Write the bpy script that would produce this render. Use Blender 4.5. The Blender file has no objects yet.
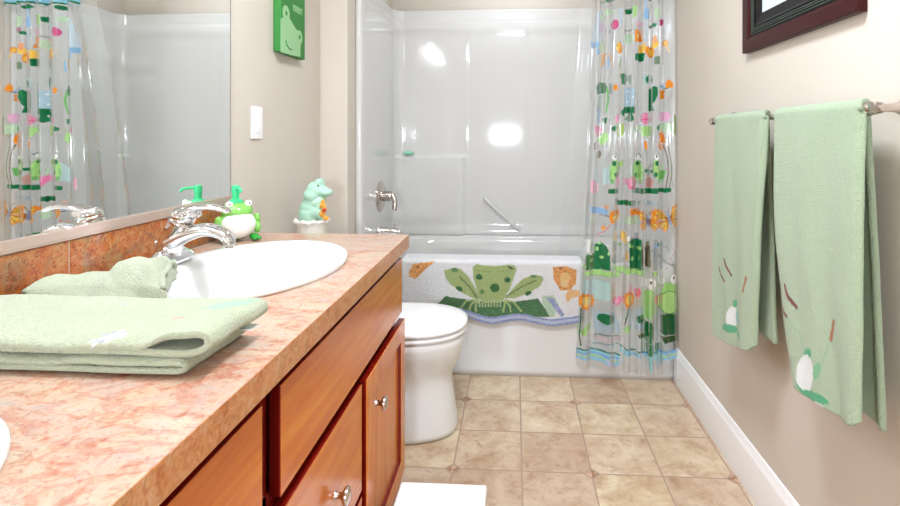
import bpy, bmesh, math, random
import numpy as np
from mathutils import Vector, Matrix, noise
random.seed(7)
SC = bpy.context.scene
COL = SC.collection
PI = math.pi

# ------------------------------------------------------------------ camera
H = 1.15; FPX = 517.2; PCX = 485.3; PCY = 137.8; YAW = 0.0576
cam_d = bpy.data.cameras.new('camera'); cam = bpy.data.objects.new('camera', cam_d); COL.objects.link(cam)
cam.location = (0, 0, H); cam.rotation_euler = (PI/2, 0, YAW)
cam_d.sensor_width = 36; cam_d.lens = FPX/900*36
cam_d.shift_x = (450-PCX)/900; cam_d.shift_y = -(253-PCY)/900
cam_d.clip_start = 0.02
SC.camera = cam
# ------------------------------------------------------------------ world / lights / exposure
wd = bpy.data.worlds.new('world'); SC.world = wd; wd.use_nodes = True
wd.node_tree.nodes['Background'].inputs[0].default_value = (0.9, 0.95, 1, 1)
wd.node_tree.nodes['Background'].inputs[1].default_value = 0.3
def area(name, loc, rot, sx, sy, power, col=(1, 1, 1)):
    l = bpy.data.lights.new(name, 'AREA'); l.shape = 'RECTANGLE'; l.size = sx; l.size_y = sy
    l.energy = power; l.color = col
    o = bpy.data.objects.new(name, l); COL.objects.link(o); o.location = loc; o.rotation_euler = rot
    return o
CEIL = 2.44
area('ceiling_fill_light', (0.0, 0.9, CEIL-0.09), (0, 0, 0), 0.34, 0.34, 15, (0.90, 0.97, 1.09))  # added fill from an unseen ceiling source, for even room light
area('tub_fill_light', (0.0, 2.85, CEIL-0.03), (0, 0, 0), 0.14, 0.14, 2.4, (0.90, 0.97, 1.09))  # added fill above the tub, no fixture hangs here
area('rear_fill_light', (-0.15, -1.33, 1.2), (PI/2, 0, 0), 0.34, 0.16, 15, (0.90, 0.97, 1.09))  # added unseen light behind the camera: room fill and highlight on the surround
VANITY_EMIT = 10.5
SC.view_settings.view_transform = 'Standard'
SC.view_settings.look = 'None'
SC.view_settings.gamma = 1
SC.view_settings.use_curve_mapping = False
SC.view_settings.exposure = 1.06

# ------------------------------------------------------------------ helpers: view rays on planes (planes are the real surfaces)
def ray(x, y):
    u = (x-PCX)/FPX; v = -(y-PCY)/FPX; c, s = math.cos(YAW), math.sin(YAW)
    return (u*c-s, u*s+c, v)
def onY(x, y, Y): r = ray(x, y); t = Y/r[1]; return (r[0]*t, H+r[2]*t)      # -> X,Z
def onX(x, y, X): r = ray(x, y); t = X/r[0]; return (r[1]*t, H+r[2]*t)      # -> Y,Z
def onZ(x, y, Z): r = ray(x, y); t = (Z-H)/r[2]; return (r[0]*t, r[1]*t)    # -> X,Y

def lin(c):
    c = c/255.0
    return c/12.92 if c <= 0.04045 else ((c+0.055)/1.055)**2.4
def rgb(r, g, b, a=1.0): return (lin(r), lin(g), lin(b), a)

# ------------------------------------------------------------------ materials
class NT:
    def __init__(s, name):
        s.m = bpy.data.materials.new(name); s.m.use_nodes = True
        s.t = s.m.node_tree; s.b = s.t.nodes['Principled BSDF']; s.out = s.t.nodes['Material Output']
    def n(s, typ, **kw):
        nd = s.t.nodes.new(typ)
        for k, v in kw.items():
            if k.startswith('i_'):
                key = k[2:]; key = int(key) if key.isdigit() else key.replace('_', ' ')
                s.set(nd.inputs[key], v)
            else: setattr(nd, k, v)
        return nd
    def set(s, inp, v):
        if isinstance(v, bpy.types.NodeSocket): s.t.links.new(v, inp)
        else: inp.default_value = v
    def math(s, op, a, b=0.0, c=0.0):
        nd = s.t.nodes.new('ShaderNodeMath'); nd.operation = op
        s.set(nd.inputs[0], a); s.set(nd.inputs[1], b); s.set(nd.inputs[2], c)
        return nd.outputs[0]
    def ramp(s, fac, stops, interp='LINEAR'):
        nd = s.t.nodes.new('ShaderNodeValToRGB'); nd.color_ramp.interpolation = interp
        e = nd.color_ramp.elements
        while len(e) < len(stops): e.new(0.5)
        for k, (p, c) in enumerate(stops): e[k].position = p; e[k].color = c
        s.set(nd.inputs[0], fac); return nd.outputs[0]
    def mix(s, fac, a, b, mode='MIX'):
        nd = s.t.nodes.new('ShaderNodeMix'); nd.data_type = 'RGBA'; nd.blend_type = mode
        s.set(nd.inputs[0], fac); s.set(nd.inputs[6], a); s.set(nd.inputs[7], b)
        return nd.outputs[2]
    def coord(s, which='Object', scale=(1, 1, 1), loc=(0, 0, 0), rot=(0, 0, 0)):
        tc = s.t.nodes.new('ShaderNodeTexCoord'); mp = s.t.nodes.new('ShaderNodeMapping')
        s.t.links.new(tc.outputs[which], mp.inputs[0])
        mp.inputs['Scale'].default_value = scale; mp.inputs['Location'].default_value = loc; mp.inputs['Rotation'].default_value = rot
        return mp.outputs[0]
    def noise(s, vec, scale, detail=3, rough=0.5, dist=0.0):
        nd = s.n('ShaderNodeTexNoise'); s.set(nd.inputs['Vector'], vec); nd.inputs['Scale'].default_value = scale
        nd.inputs['Detail'].default_value = detail; nd.inputs['Roughness'].default_value = rough; nd.inputs['Distortion'].default_value = dist
        return nd.outputs['Fac']
    def bump(s, h, strength=0.3, dist=0.01):
        nd = s.n('ShaderNodeBump'); s.set(nd.inputs['Height'], h); nd.inputs['Strength'].default_value = strength
        nd.inputs['Distance'].default_value = dist; s.t.links.new(nd.outputs[0], s.b.inputs['Normal'])
    def P(s, **kw):
        for k, v in kw.items(): s.set(s.b.inputs[k.replace('_', ' ')], v)
        return s
def simple(name, col, rough=0.5, metal=0.0, nscale=0, nstr=0.0, coat=0.0, spec=0.5):
    t = NT(name); t.P(Base_Color=col, Roughness=rough, Metallic=metal, Coat_Weight=coat, Specular_IOR_Level=spec)
    if nscale: t.bump(t.noise(t.coord(), nscale, 3), nstr, 0.003)
    return t.m
M = {}
t = NT('wall_paint'); v = t.coord(); t.P(Base_Color=t.mix(t.noise(v, 3, 2), rgb(205, 195, 182), rgb(210, 201, 188)), Roughness=0.7); t.bump(t.noise(v, 160, 2), 0.12, 0.002); M['wall'] = t.m
M['ceiling'] = simple('ceiling_paint', rgb(236, 232, 224), 0.8, nscale=120, nstr=0.2)
M['trim'] = simple('white_trim', rgb(243, 242, 240), 0.35, nscale=40, nstr=0.03)
M['fiberglass'] = simple('white_fiberglass', rgb(213, 212, 208), 0.07, nscale=9, nstr=0.03, coat=0.3)
M['porcelain'] = simple('white_porcelain', rgb(226, 226, 223), 0.08, nscale=6, nstr=0.02, coat=0.4)
M['chrome'] = simple('polished_chrome', rgb(232, 232, 234), 0.07, 1.0, nscale=30, nstr=0.01)
M['nickel'] = simple('brushed_nickel', rgb(200, 190, 182), 0.22, 1.0, nscale=90, nstr=0.04)
M['plastic'] = simple('white_plastic', rgb(242, 242, 240), 0.3, nscale=60, nstr=0.02)
M['mirror'] = simple('mirror_glass', rgb(246, 248, 246), 0.0, 1.0)
M['drain_dark'] = simple('dark_hole', rgb(30, 30, 32), 0.5, nscale=60, nstr=0.05)

# floor tiles with small clipped-corner inserts at every second crossing
TS = 0.2389; TX = -0.2159; TY = 2.505
def tile_mat():
    t = NT('beige_stone_tile'); tc = t.n('ShaderNodeTexCoord'); sp = t.n('ShaderNodeSeparateXYZ'); t.set(sp.inputs[0], tc.outputs['Object'])
    gx = t.math('DIVIDE', t.math('SUBTRACT', sp.outputs[0], TX), TS)
    gy = t.math('DIVIDE', t.math('SUBTRACT', TY, sp.outputs[1]), TS)
    fx = t.math('FRACT', gx); fy = t.math('FRACT', gy)
    dx = t.math('MINIMUM', fx, t.math('SUBTRACT', 1.0, fx)); dy = t.math('MINIMUM', fy, t.math('SUBTRACT', 1.0, fy))
    d = t.math('MINIMUM', dx, dy)
    wob = t.math('MULTIPLY', t.math('SUBTRACT', t.noise(tc.outputs['Object'], 40, 2), 0.5), 0.012)
    grout = t.math('LESS_THAN', t.math('ADD', d, wob), 0.013)
    # distance to even/odd nodes: i even, j odd
    ax = t.math('ABSOLUTE', t.math('SUBTRACT', t.math('MODULO', t.math('ADD', gx, 101.0), 2.0), 1.0))
    ay = t.math('ABSOLUTE', t.math('SUBTRACT', t.math('MODULO', t.math('ADD', gy, 100.0), 2.0), 1.0))
    l1 = t.math('ADD', ax, ay)
    dia = t.math('LESS_THAN', l1, 0.10); ring = t.math('LESS_THAN', t.math('ABSOLUTE', t.math('SUBTRACT', l1, 0.115)), 0.016)
    cell = t.n('ShaderNodeCombineXYZ'); t.set(cell.inputs[0], t.math('FLOOR', gx)); t.set(cell.inputs[1], t.math('FLOOR', gy))
    wn = t.n('ShaderNodeTexWhiteNoise'); t.set(wn.inputs['Vector'], cell.outputs[0])
    off = t.n('ShaderNodeVectorMath', operation='ADD'); t.set(off.inputs[0], tc.outputs['Object'])
    sc = t.n('ShaderNodeVectorMath', operation='SCALE'); t.set(sc.inputs[0], wn.outputs['Color']); sc.inputs['Scale'].default_value = 7
    t.set(off.inputs[1], sc.outputs[0])
    n1 = t.noise(off.outputs[0], 10, 6, 0.62, 0.35); n2 = t.noise(off.outputs[0], 30, 5, 0.7, 0.6)
    c = t.ramp(n1, [(0.32, rgb(186, 158, 132)), (0.44, rgb(206, 186, 160)), (0.56, rgb(218, 204, 180)), (0.7, rgb(228, 218, 196))])
    c = t.mix(t.ramp(n2, [(0.55, (0, 0, 0, 1)), (0.68, (0.6, 0.6, 0.6, 1))]), c, rgb(176, 138, 108))
    tone = t.ramp(wn.outputs['Value'], [(0.0, rgb(226, 208, 200)), (0.5, rgb(250, 240, 232)), (1.0, rgb(255, 250, 238))])
    c = t.mix(0.9, c, tone, 'MULTIPLY')
    g = t.math('MAXIMUM', grout, ring)
    c = t.mix(g, c, rgb(178, 152, 132)); 
    c = t.mix(dia, c, t.mix(t.math('GREATER_THAN', n2, 0.5), rgb(160, 118, 92), rgb(202, 168, 140)))
    t.P(Base_Color=c, Roughness=t.math('ADD', 0.3, t.math('MULTIPLY', g, 0.4)))
    hgt = t.math('ADD', t.math('MULTIPLY', t.math('SUBTRACT', 1.0, g), 1.0), t.math('MULTIPLY', n2, 0.35))
    t.bump(hgt, 0.35, 0.002); return t.m
M['tile'] = tile_mat()

def counter_mat(name='red_marble_laminate', sc=1.0, deep=False):
    t = NT(name); v = t.coord(scale=(1*sc, 1*sc, 1*sc))
    n1 = t.noise(v, 7, 6, 0.65, 1.5); n2 = t.noise(v, 46, 6, 0.75, 0.7); n3 = t.noise(t.coord(loc=(4, 3, 1), scale=(sc, sc, sc)), 13, 7, 0.75, 0.8)
    n4 = t.noise(t.coord(loc=(9, 1, 5), scale=(sc, sc, sc)), 120, 3, 0.6, 0.6)
    if deep:
        a = t.ramp(n1, [(0.28, rgb(120, 44, 18)), (0.4, rgb(178, 88, 30)), (0.48, rgb(196, 124, 44)), (0.56, rgb(150, 110, 70)), (0.64, rgb(128, 116, 88)), (0.74, rgb(186, 96, 40))])
        b = t.ramp(n2, [(0.38, rgb(110, 34, 14)), (0.47, rgb(176, 78, 32)), (0.55, rgb(160, 124, 84)), (0.66, rgb(198, 150, 98))])
        c = t.mix(0.5, a, b); c = t.mix(t.ramp(n4, [(0.56, (0, 0, 0, 1)), (0.62, (0.8, 0.8, 0.8, 1))]), c, rgb(120, 40, 16))
    else:
        nb = t.noise(t.coord(rot=(0, 0, 0.5), scale=(1, 2.2, 1)), 4.5, 5, 0.6, 1.0)
        a = t.ramp(nb, [(0.32, rgb(150, 134, 134)), (0.42, rgb(186, 160, 142)), (0.48, rgb(188, 150, 126)), (0.51, rgb(178, 98, 70)), (0.54, rgb(190, 156, 126)), (0.63, rgb(190, 170, 146)), (0.74, rgb(158, 142, 138))])
        b = t.ramp(n2, [(0.34, rgb(140, 76, 56)), (0.42, rgb(176, 132, 110)), (0.50, rgb(200, 178, 154)), (0.60, rgb(160, 146, 140)), (0.72, rgb(192, 166, 136))])
        c = t.mix(0.42, a, b)
        c = t.mix(t.ramp(n3, [(0.56, (0, 0, 0, 1)), (0.62, (0.6, 0.6, 0.6, 1))]), c, rgb(170, 84, 58))
        c = t.mix(t.ramp(n3, [(0.34, (0.5, 0.5, 0.5, 1)), (0.44, (0, 0, 0, 1))]), c, rgb(170, 156, 152))
        c = t.mix(t.ramp(n4, [(0.57, (0, 0, 0, 1)), (0.66, (0.5, 0.5, 0.5, 1))]), c, rgb(158, 92, 66))
    t.P(Base_Color=c, Roughness=0.28, Coat_Weight=0.15); t.bump(n2, 0.05, 0.002); return t.m
M['counter'] = counter_mat()
def counter_edge():
    t = NT('red_marble_laminate_edge'); v = t.coord()
    n1 = t.noise(v, 14, 5, 0.65, 1.5); n2 = t.noise(v, 60, 5, 0.7, 1.6)
    a = t.ramp(n1, [(0.3, rgb(158, 82, 40)), (0.45, rgb(186, 126, 72)), (0.58, rgb(176, 136, 92)), (0.7, rgb(192, 154, 122))])
    b = t.ramp(n2, [(0.36, rgb(150, 76, 36)), (0.5, rgb(196, 124, 66)), (0.64, rgb(206, 164, 134))])
    t.P(Base_Color=t.mix(0.55, a, b), Roughness=0.3); return t.m
M['counter_edge'] = counter_edge()
M['slate'] = counter_mat('rust_slate_tile', 1.3, True)
M['grout'] = simple('pale_grout', rgb(196, 172, 150), 0.8, nscale=200, nstr=0.2)

def wood_mat(name, c1, c2, c3, axis):
    t = NT(name); s = {'Z': (14, 14, 1.1), 'Y': (14, 1.1, 14)}[axis]; v = t.coord(scale=s)
    n1 = t.noise(v, 2.2, 4, 0.6, 0.8); n2 = t.noise(t.coord(scale=(3, 3, 3)), 1.5, 3)
    n3 = t.noise(t.coord(scale=tuple(k*4 for k in s)), 3, 3, 0.7)
    c = t.ramp(n1, [(0.3, c1), (0.5, c2), (0.72, c3)]); c = t.mix(t.math('MULTIPLY', n2, 0.5), c, c2)
    c = t.mix(t.math('MULTIPLY', n3, 0.18), c, c1)
    t.P(Base_Color=c, Roughness=0.24, Coat_Weight=0.15, Coat_Roughness=0.12, Specular_IOR_Level=0.4); t.bump(n3, 0.04, 0.001); return t.m
M['wood'] = wood_mat('cherry_stained_wood', rgb(186, 86, 12), rgb(210, 112, 20), rgb(222, 140, 36), 'Z')
M['wood_h'] = wood_mat('cherry_stained_wood_horizontal', rgb(184, 86, 12), rgb(206, 112, 22), rgb(220, 138, 36), 'Y')
M['wood_edge'] = wood_mat('deep_red_wood_edge', rgb(92, 8, 4), rgb(112, 14, 6), rgb(128, 22, 10), 'Z')  # darker red wood for edges, face frame, toe kick and moulding

def terry(name, col, attr=None, scale=520, strength=0.9):
    t = NT(name); v = t.coord()
    n = t.noise(v, scale, 2, 0.6); n2 = t.noise(v, 26, 3, 0.6)
    vr = t.n('ShaderNodeTexVoronoi'); t.set(vr.inputs['Vector'], v); vr.inputs['Scale'].default_value = scale*0.7
    if attr:
        a = t.n('ShaderNodeVertexColor', layer_name=attr); base = a.outputs['Color']
    else: base = col
    c = t.mix(t.math('MULTIPLY', t.math('SUBTRACT', 1.0, n2), 0.22), base, t.mix(1.0, base, rgb(222, 226, 214), 'MULTIPLY'))
    t.P(Base_Color=c, Roughness=0.95, Specular_IOR_Level=0.15, Sheen_Weight=0.35, Sheen_Roughness=0.5)
    n5 = t.noise(v, 210, 3, 0.75)
    c = t.mix(t.ramp(n5, [(0.38, (0.16, 0.16, 0.16, 1)), (0.6, (0, 0, 0, 1))]), c, t.mix(1.0, c, rgb(150, 160, 150), 'MULTIPLY'))
    t.set(t.b.inputs['Base Color'], c)
    h = t.math('ADD', t.math('MULTIPLY', t.math('ADD', n, n5), 1.2), t.math('MULTIPLY', vr.outputs['Distance'], 0.35))
    t.bump(h, strength, 0.0035); return t.m
M['terry_hang'] = terry('green_terry_with_embroidery', None, 'Print')
M['terry_fold'] = terry('pale_green_terry_with_embroidery', None, 'Print')
M['terry_pale'] = terry('pale_green_terry', rgb(190, 197, 168))
M['pile'] = terry('tufted_rug_pile', None, 'Print', 340, 1.0)

def vinyl(name, attr, base_alpha, haze):
    t = NT(name)
    tr = t.n('ShaderNodeBsdfTransparent'); tr.inputs[0].default_value = (0.97, 0.98, 0.98, 1)
    gl = t.n('ShaderNodeBsdfGlossy'); gl.inputs['Roughness'].default_value = 0.08
    fr = t.n('ShaderNodeFresnel'); fr.inputs['IOR'].default_value = 1.45
    df = t.n('ShaderNodeBsdfDiffuse'); df.inputs[0].default_value = (0.9, 0.92, 0.92, 1)
    tl = t.n('ShaderNodeBsdfTranslucent'); tl.inputs[0].default_value = (0.9, 0.92, 0.92, 1)
    m0 = t.n('ShaderNodeMixShader'); m0.inputs[0].default_value = 0.5; t.set(m0.inputs[1], df.outputs[0]); t.set(m0.inputs[2], tl.outputs[0])
    m1 = t.n('ShaderNodeMixShader'); m1.inputs[0].default_value = haze; t.set(m1.inputs[1], tr.outputs[0]); t.set(m1.inputs[2], m0.outputs[0])
    last = m1.outputs[0]
    if attr:
        a = t.n('ShaderNodeVertexColor', layer_name=attr)
        pd = t.n('ShaderNodeBsdfDiffuse'); t.set(pd.inputs[0], a.outputs['Color'])
        pt = t.n('ShaderNodeBsdfTranslucent'); t.set(pt.inputs[0], a.outputs['Color'])
        pm = t.n('ShaderNodeMixShader'); pm.inputs[0].default_value = 0.4; t.set(pm.inputs[1], pd.outputs[0]); t.set(pm.inputs[2], pt.outputs[0])
        m2 = t.n('ShaderNodeMixShader'); t.set(m2.inputs[0], a.outputs['Alpha']); t.set(m2.inputs[1], last); t.set(m2.inputs[2], pm.outputs[0]); last = m2.outputs[0]
    m3 = t.n('ShaderNodeMixShader'); t.set(m3.inputs[0], t.math('MINIMUM', fr.outputs[0], 0.5)); t.set(m3.inputs[1], last); t.set(m3.inputs[2], gl.outputs[0])
    t.t.links.new(m3.outputs[0], t.out.inputs['Surface'])
    return t.m
M['curtain'] = vinyl('printed_clear_vinyl', 'Print', 1, 0.17)
M['liner'] = vinyl('frosted_liner_vinyl', None, 1, 0.17)
def emit(name, col, st):
    t = NT(name); t.P(Base_Color=col, Emission_Color=col, Emission_Strength=st, Roughness=0.4); return t.m
M['lampglass'] = emit('lit_frosted_glass', (0.90, 0.96, 1.08, 1), VANITY_EMIT)
M['lampglass2'] = emit('ceiling_fill_glass', (0.90, 0.97, 1.09, 1), 3)  # glowing glass of the added ceiling light

# ------------------------------------------------------------------ object helpers
def tag(o, label=None, cat=None, group=None, kind=None):
    if label: o['label'] = label
    if cat: o['category'] = cat
    if group: o['group'] = group
    if kind: o['kind'] = kind
    return o
def thing(name, loc, label, cat, group=None, rz=0):
    o = bpy.data.objects.new(name, None); COL.objects.link(o); o.location = loc; o.rotation_euler = (0, 0, rz)
    o.empty_display_size = 0.05
    return tag(o, label, cat, group)
def rootloc(p):
    v = Vector((0, 0, 0))
    while p is not None: v = v + Vector(p.location); p = p.parent
    return v
def mesh(name, verts, faces, mat, parent=None, smooth=True, local=False, mats=None, fmi=None):
    """verts in world coordinates unless local=True"""
    me = bpy.data.meshes.new(name)
    off = Vector((0, 0, 0)) if (local or parent is None) else rootloc(parent)
    me.from_pydata([tuple(Vector(v)-off) for v in verts], [], faces)
    me.validate()
    for p in me.polygons: p.use_smooth = smooth
    for m in (mats or [mat]): me.materials.append(m)
    if fmi:
        for p, k in zip(me.polygons, fmi): p.material_index = k
    o = bpy.data.objects.new(name, me); COL.objects.link(o)
    if parent is not None: o.parent = parent
    return o
def from_bm(name, bm, mat, parent=None, smooth=False, local=False):
    if parent is not None and not local: bmesh.ops.translate(bm, verts=bm.verts, vec=-rootloc(parent))
    me = bpy.data.meshes.new(name); bm.to_mesh(me); bm.free()
    for p in me.polygons: p.use_smooth = smooth
    me.materials.append(mat)
    o = bpy.data.objects.new(name, me); COL.objects.link(o)
    if parent is not None: o.parent = parent
    return o
def add_box(bm, x0, x1, y0, y1, z0, z1, bev=0.0, seg=2):
    b = bmesh.new(); bmesh.ops.create_cube(b, size=1)
    for v in b.verts: v.co = Vector(((x0+x1)/2+v.co.x*(x1-x0), (y0+y1)/2+v.co.y*(y1-y0), (z0+z1)/2+v.co.z*(z1-z0)))
    if bev: bmesh.ops.bevel(b, geom=list(b.edges), offset=bev, segments=seg, affect='EDGES', profile=0.5)
    me = bpy.data.meshes.new('tmp'); b.to_mesh(me); b.free(); bm.from_mesh(me); bpy.data.meshes.remove(me)
def box(name, x0, x1, y0, y1, z0, z1, mat, parent=None, bev=0.0, seg=2, local=False):
    bm = bmesh.new(); add_box(bm, x0, x1, y0, y1, z0, z1, bev, seg)
    o = from_bm(name, bm, mat, parent, smooth=False, local=local)
    if bev:
        for p in o.data.polygons: p.use_smooth = True
        o.modifiers.new('wn', 'WEIGHTED_NORMAL').keep_sharp = True
    return o
def struct(o): o['kind'] = 'structure'; return o
def loft(name, rings, mat, parent=None, cap0=True, cap1=True, closed=True, local=False, smooth=True):
    n = len(rings[0]); V = [p for r in rings for p in r]; F = []
    for i in range(len(rings)-1):
        for k in range(n if closed else n-1):
            a = i*n+k; b = i*n+(k+1) % n; F.append((a, b, b+n, a+n))
    if cap0: F.append(tuple(range(n-1, -1, -1)))
    if cap1: F.append(tuple(range((len(rings)-1)*n, len(rings)*n)))
    o = mesh(name, V, F, mat, parent, smooth, local)
    bm = bmesh.new(); bm.from_mesh(o.data); bmesh.ops.recalc_face_normals(bm, faces=bm.faces); bm.to_mesh(o.data); bm.free()
    return o
def autosmooth(o, ang=40):
    bm = bmesh.new(); bm.from_mesh(o.data)
    for e in bm.edges:
        if len(e.link_faces) == 2 and e.calc_face_angle(0) > math.radians(ang): e.smooth = False
    bm.to_mesh(o.data); bm.free(); return o
def lathe(name, prof, c, mat, parent=None, axis='Z', n=32, local=False, sx=1, sy=1):
    rings = []
    for r, h in prof:
        ring = []
        for k in range(n):
            a = 2*PI*k/n; p = (r*math.cos(a)*sx, r*math.sin(a)*sy, h)
            if axis == 'X': p = (p[2], p[0], p[1])
            if axis == 'Y': p = (p[0], p[2], p[1])
            ring.append((c[0]+p[0], c[1]+p[1], c[2]+p[2]))
        rings.append(ring)
    return autosmooth(loft(name, rings, mat, parent, local=local), 45)
def tube(name, pts, rad, mat, parent=None, n=16, flat=None, local=False):
    """pts path; rad number/list; flat = list of (w,h) multipliers"""
    pts = [Vector(p) for p in pts]; rings = []; up = Vector((0, 0, 1)); prev = None
    for i, p in enumerate(pts):
        d = (pts[min(i+1, len(pts)-1)]-pts[max(i-1, 0)]).normalized()
        if prev is None:
            s = d.cross(up)
            if s.length < 0.01: s = d.cross(Vector((0, 1, 0)))
        else: s = prev - d*prev.dot(d)
        s.normalize(); prev = s; u = s.cross(d).normalized()
        r = rad[i] if isinstance(rad, (list, tuple)) else rad
        w, h = flat[i] if flat else (1, 1)
        rings.append([tuple(p+s*(r*w*math.cos(2*PI*k/n))+u*(r*h*math.sin(2*PI*k/n))) for k in range(n)])
    return loft(name, rings, mat, parent, local=local)
def smoothpath(pts, m=6):
    P = [Vector(p) for p in pts]; out = []
    for i in range(len(P)-1):
        p0 = P[max(i-1, 0)]; p1 = P[i]; p2 = P[i+1]; p3 = P[min(i+2, len(P)-1)]
        for k in range(m):
            t = k/m
            out.append(0.5*((2*p1)+(p2-p0)*t+(2*p0-5*p1+4*p2-p3)*t*t+(3*p1-p0-3*p2+p3)*t**3))
    out.append(P[-1]); return out
def bake(o):
    dg = bpy.context.evaluated_depsgraph_get(); dg.update()
    me = bpy.data.meshes.new_from_object(o.evaluated_get(dg)); old = o.data
    o.modifiers.clear(); o.data = me; me.name = o.name; return o
def blob(name, ells, mat, parent, voxel=0.003, smooth=6, local=True):
    """union of ellipsoids (cx,cy,cz, rx,ry,rz, roty) -> one continuous skin"""
    bm = bmesh.new()
    for e in ells:
        b = bmesh.new(); bmesh.ops.create_icosphere(b, subdivisions=3, radius=1)
        rot = Matrix.Rotation(e[6] if len(e) > 6 else 0, 4, 'Y')
        rot = Matrix.Rotation(e[7] if len(e) > 7 else 0, 4, 'Z') @ rot
        b.transform(Matrix.Translation(e[:3]) @ rot @ Matrix.Diagonal((e[3], e[4], e[5], 1)))
        me = bpy.data.meshes.new('tmp'); b.to_mesh(me); b.free(); bm.from_mesh(me); bpy.data.meshes.remove(me)
    o = from_bm(name, bm, mat, parent, smooth=True, local=local)
    md = o.modifiers.new('r', 'REMESH'); md.mode = 'VOXEL'; md.voxel_size = voxel; md.use_smooth_shade = True
    sm = o.modifiers.new('s', 'SMOOTH'); sm.iterations = smooth; sm.factor = 0.5
    bake(o)
    for p in o.data.polygons: p.use_smooth = True
    return o
def setprint(o, arr, name='Print'):
    at = o.data.color_attributes.new(name, 'FLOAT_COLOR', 'POINT')
    at.data.foreach_set('color', np.asarray(arr, dtype=np.float32).ravel())
def grid(name, P, mat, parent=None):
    """P: (n,m,3) array"""
    n, m, _ = P.shape; V = P.reshape(-1, 3)
    F = [(i*m+j, i*m+j+1, (i+1)*m+j+1, (i+1)*m+j) for i in range(n-1) for j in range(m-1)]
    return mesh(name, V.tolist(), F, mat, parent)

# painting of printed / embroidered / tufted patterns: colour of the cloth itself, per point
def paint(U, V, base, shapes, wob=0.0):
    C = np.empty(U.shape+(4,)); C[...] = base
    if wob:
        U = U+wob*np.sin(V*900+U*300); V = V+wob*np.cos(U*1000+V*200)
    for s in shapes:
        k = s[0]; col = s[-1]
        if k == 'e':
            _, cx, cy, rx, ry, a, _ = s; c, q = math.cos(a), math.sin(a)
            x = (U-cx)*c+(V-cy)*q; y = -(U-cx)*q+(V-cy)*c; m = (x/rx)**2+(y/ry)**2 < 1
        elif k == 'p':
            pts = s[1]; m = np.zeros(U.shape, bool); j = len(pts)-1
            for i in range(len(pts)):
                x1, y1 = pts[i]; x2, y2 = pts[j]
                if y1 != y2: m ^= ((y1 > V) != (y2 > V)) & (U < (x2-x1)*(V-y1)/(y2-y1)+x1)
                j = i
        else:
            _, pts, w, _ = s; m = np.zeros(U.shape, bool)
            for (x1, y1), (x2, y2) in zip(pts[:-1], pts[1:]):
                L = (x2-x1)**2+(y2-y1)**2+1e-12; tt = np.clip(((U-x1)*(x2-x1)+(V-y1)*(y2-y1))/L, 0, 1)
                m |= (U-x1-tt*(x2-x1))**2+(V-y1-tt*(y2-y1))**2 < (w/2)**2
        C[m] = col
    return C
def mapper(f, sc, ox, oy):
    """turn shapes measured on the photograph into shapes on the real surface (f: px -> surface coords)"""
    def g(x, y): return f(ox+x/sc, oy+y/sc)
    def go(shapes):
        out = []
        for s in shapes:
            if s[0] == 'e':
                _, cx, cy, rx, ry, a, col = s; ca, sa = math.cos(a), math.sin(a)
                out.append(('p', [g(cx+rx*math.cos(w_)*ca-ry*math.sin(w_)*sa, cy+rx*math.cos(w_)*sa+ry*math.sin(w_)*ca) for w_ in [2*PI*q/22 for q in range(22)]], col))
            elif s[0] == 'p': out.append(('p', [g(*q) for q in s[1]], s[2]))
            else:
                c = g(*s[1][0]); h = g(s[1][0][0], s[1][0][1]+1); k = math.hypot(h[0]-c[0], h[1]-c[1])
                out.append(('s', [g(*q) for q in s[1]], s[2]*k, s[3]))
        return out
    return go

# ================================================================== THE ROOM
WL = -0.915; WR = 0.765; YB = 3.27; YF = -1.4; YS = 2.385; AL = -0.785
struct(box('floor', WL-0.1, WR+0.1, YF-0.1, YB+0.1, -0.1, 0, M['tile']))
struct(box('ceiling', WL-0.1, WR+0.1, YF-0.1, YB+0.1, CEIL, CEIL+0.1, M['ceiling']))
struct(box('wall_left', WL-0.1, WL, YF-0.1, YS, 0, CEIL, M['wall']))
struct(box('wall_alcove', WL-0.1, AL, YS, YB, 0, CEIL, M['wall'], bev=0.006))
struct(box('wall_right', WR, WR+0.1, YF-0.1, YB, 0, CEIL, M['wall']))
struct(box('wall_back', WL-0.1, WR+0.1, YB, YB+0.1, 0, CEIL, M['wall']))
struct(box('wall_front', WL, WR, YF-0.1, YF, 0, CEIL, M['wall']))
# baseboard with a stepped, rounded top
def baseboard(name, y0, y1):
    prof = [(WR, 0), (WR-0.015, 0), (WR-0.015, 0.128), (WR-0.013, 0.136), (WR-0.008, 0.143), (WR-0.007, 0.153), (WR-0.004, 0.158), (WR, 0.16)]
    rings = [[(x, y, z) for x, z in prof] for y in (y0, y1)]
    return autosmooth(loft(name, rings, M['trim']), 30)
struct(baseboard('baseboard_right', YF, 2.498))
d = struct(box('door_1', -0.3, 0.5, YF, YF+0.035, 0, 2.03, M['trim'], bev=0.003))
for (zz0, zz1) in ((0.2, 0.95), (1.05, 1.9)):
    for xx in (-0.22, 0.14): box('door_panel', xx, xx+0.28, YF+0.03, YF+0.042, zz0, zz1, M['trim'], d, 0.004)
lathe('door_knob', [(0.0, 0.09), (0.02, 0.088), (0.028, 0.07), (0.02, 0.055), (0.01, 0.05), (0.01, 0.035)], (0.44, YF, 0.95), M['nickel'], d, 'Y')

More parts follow.
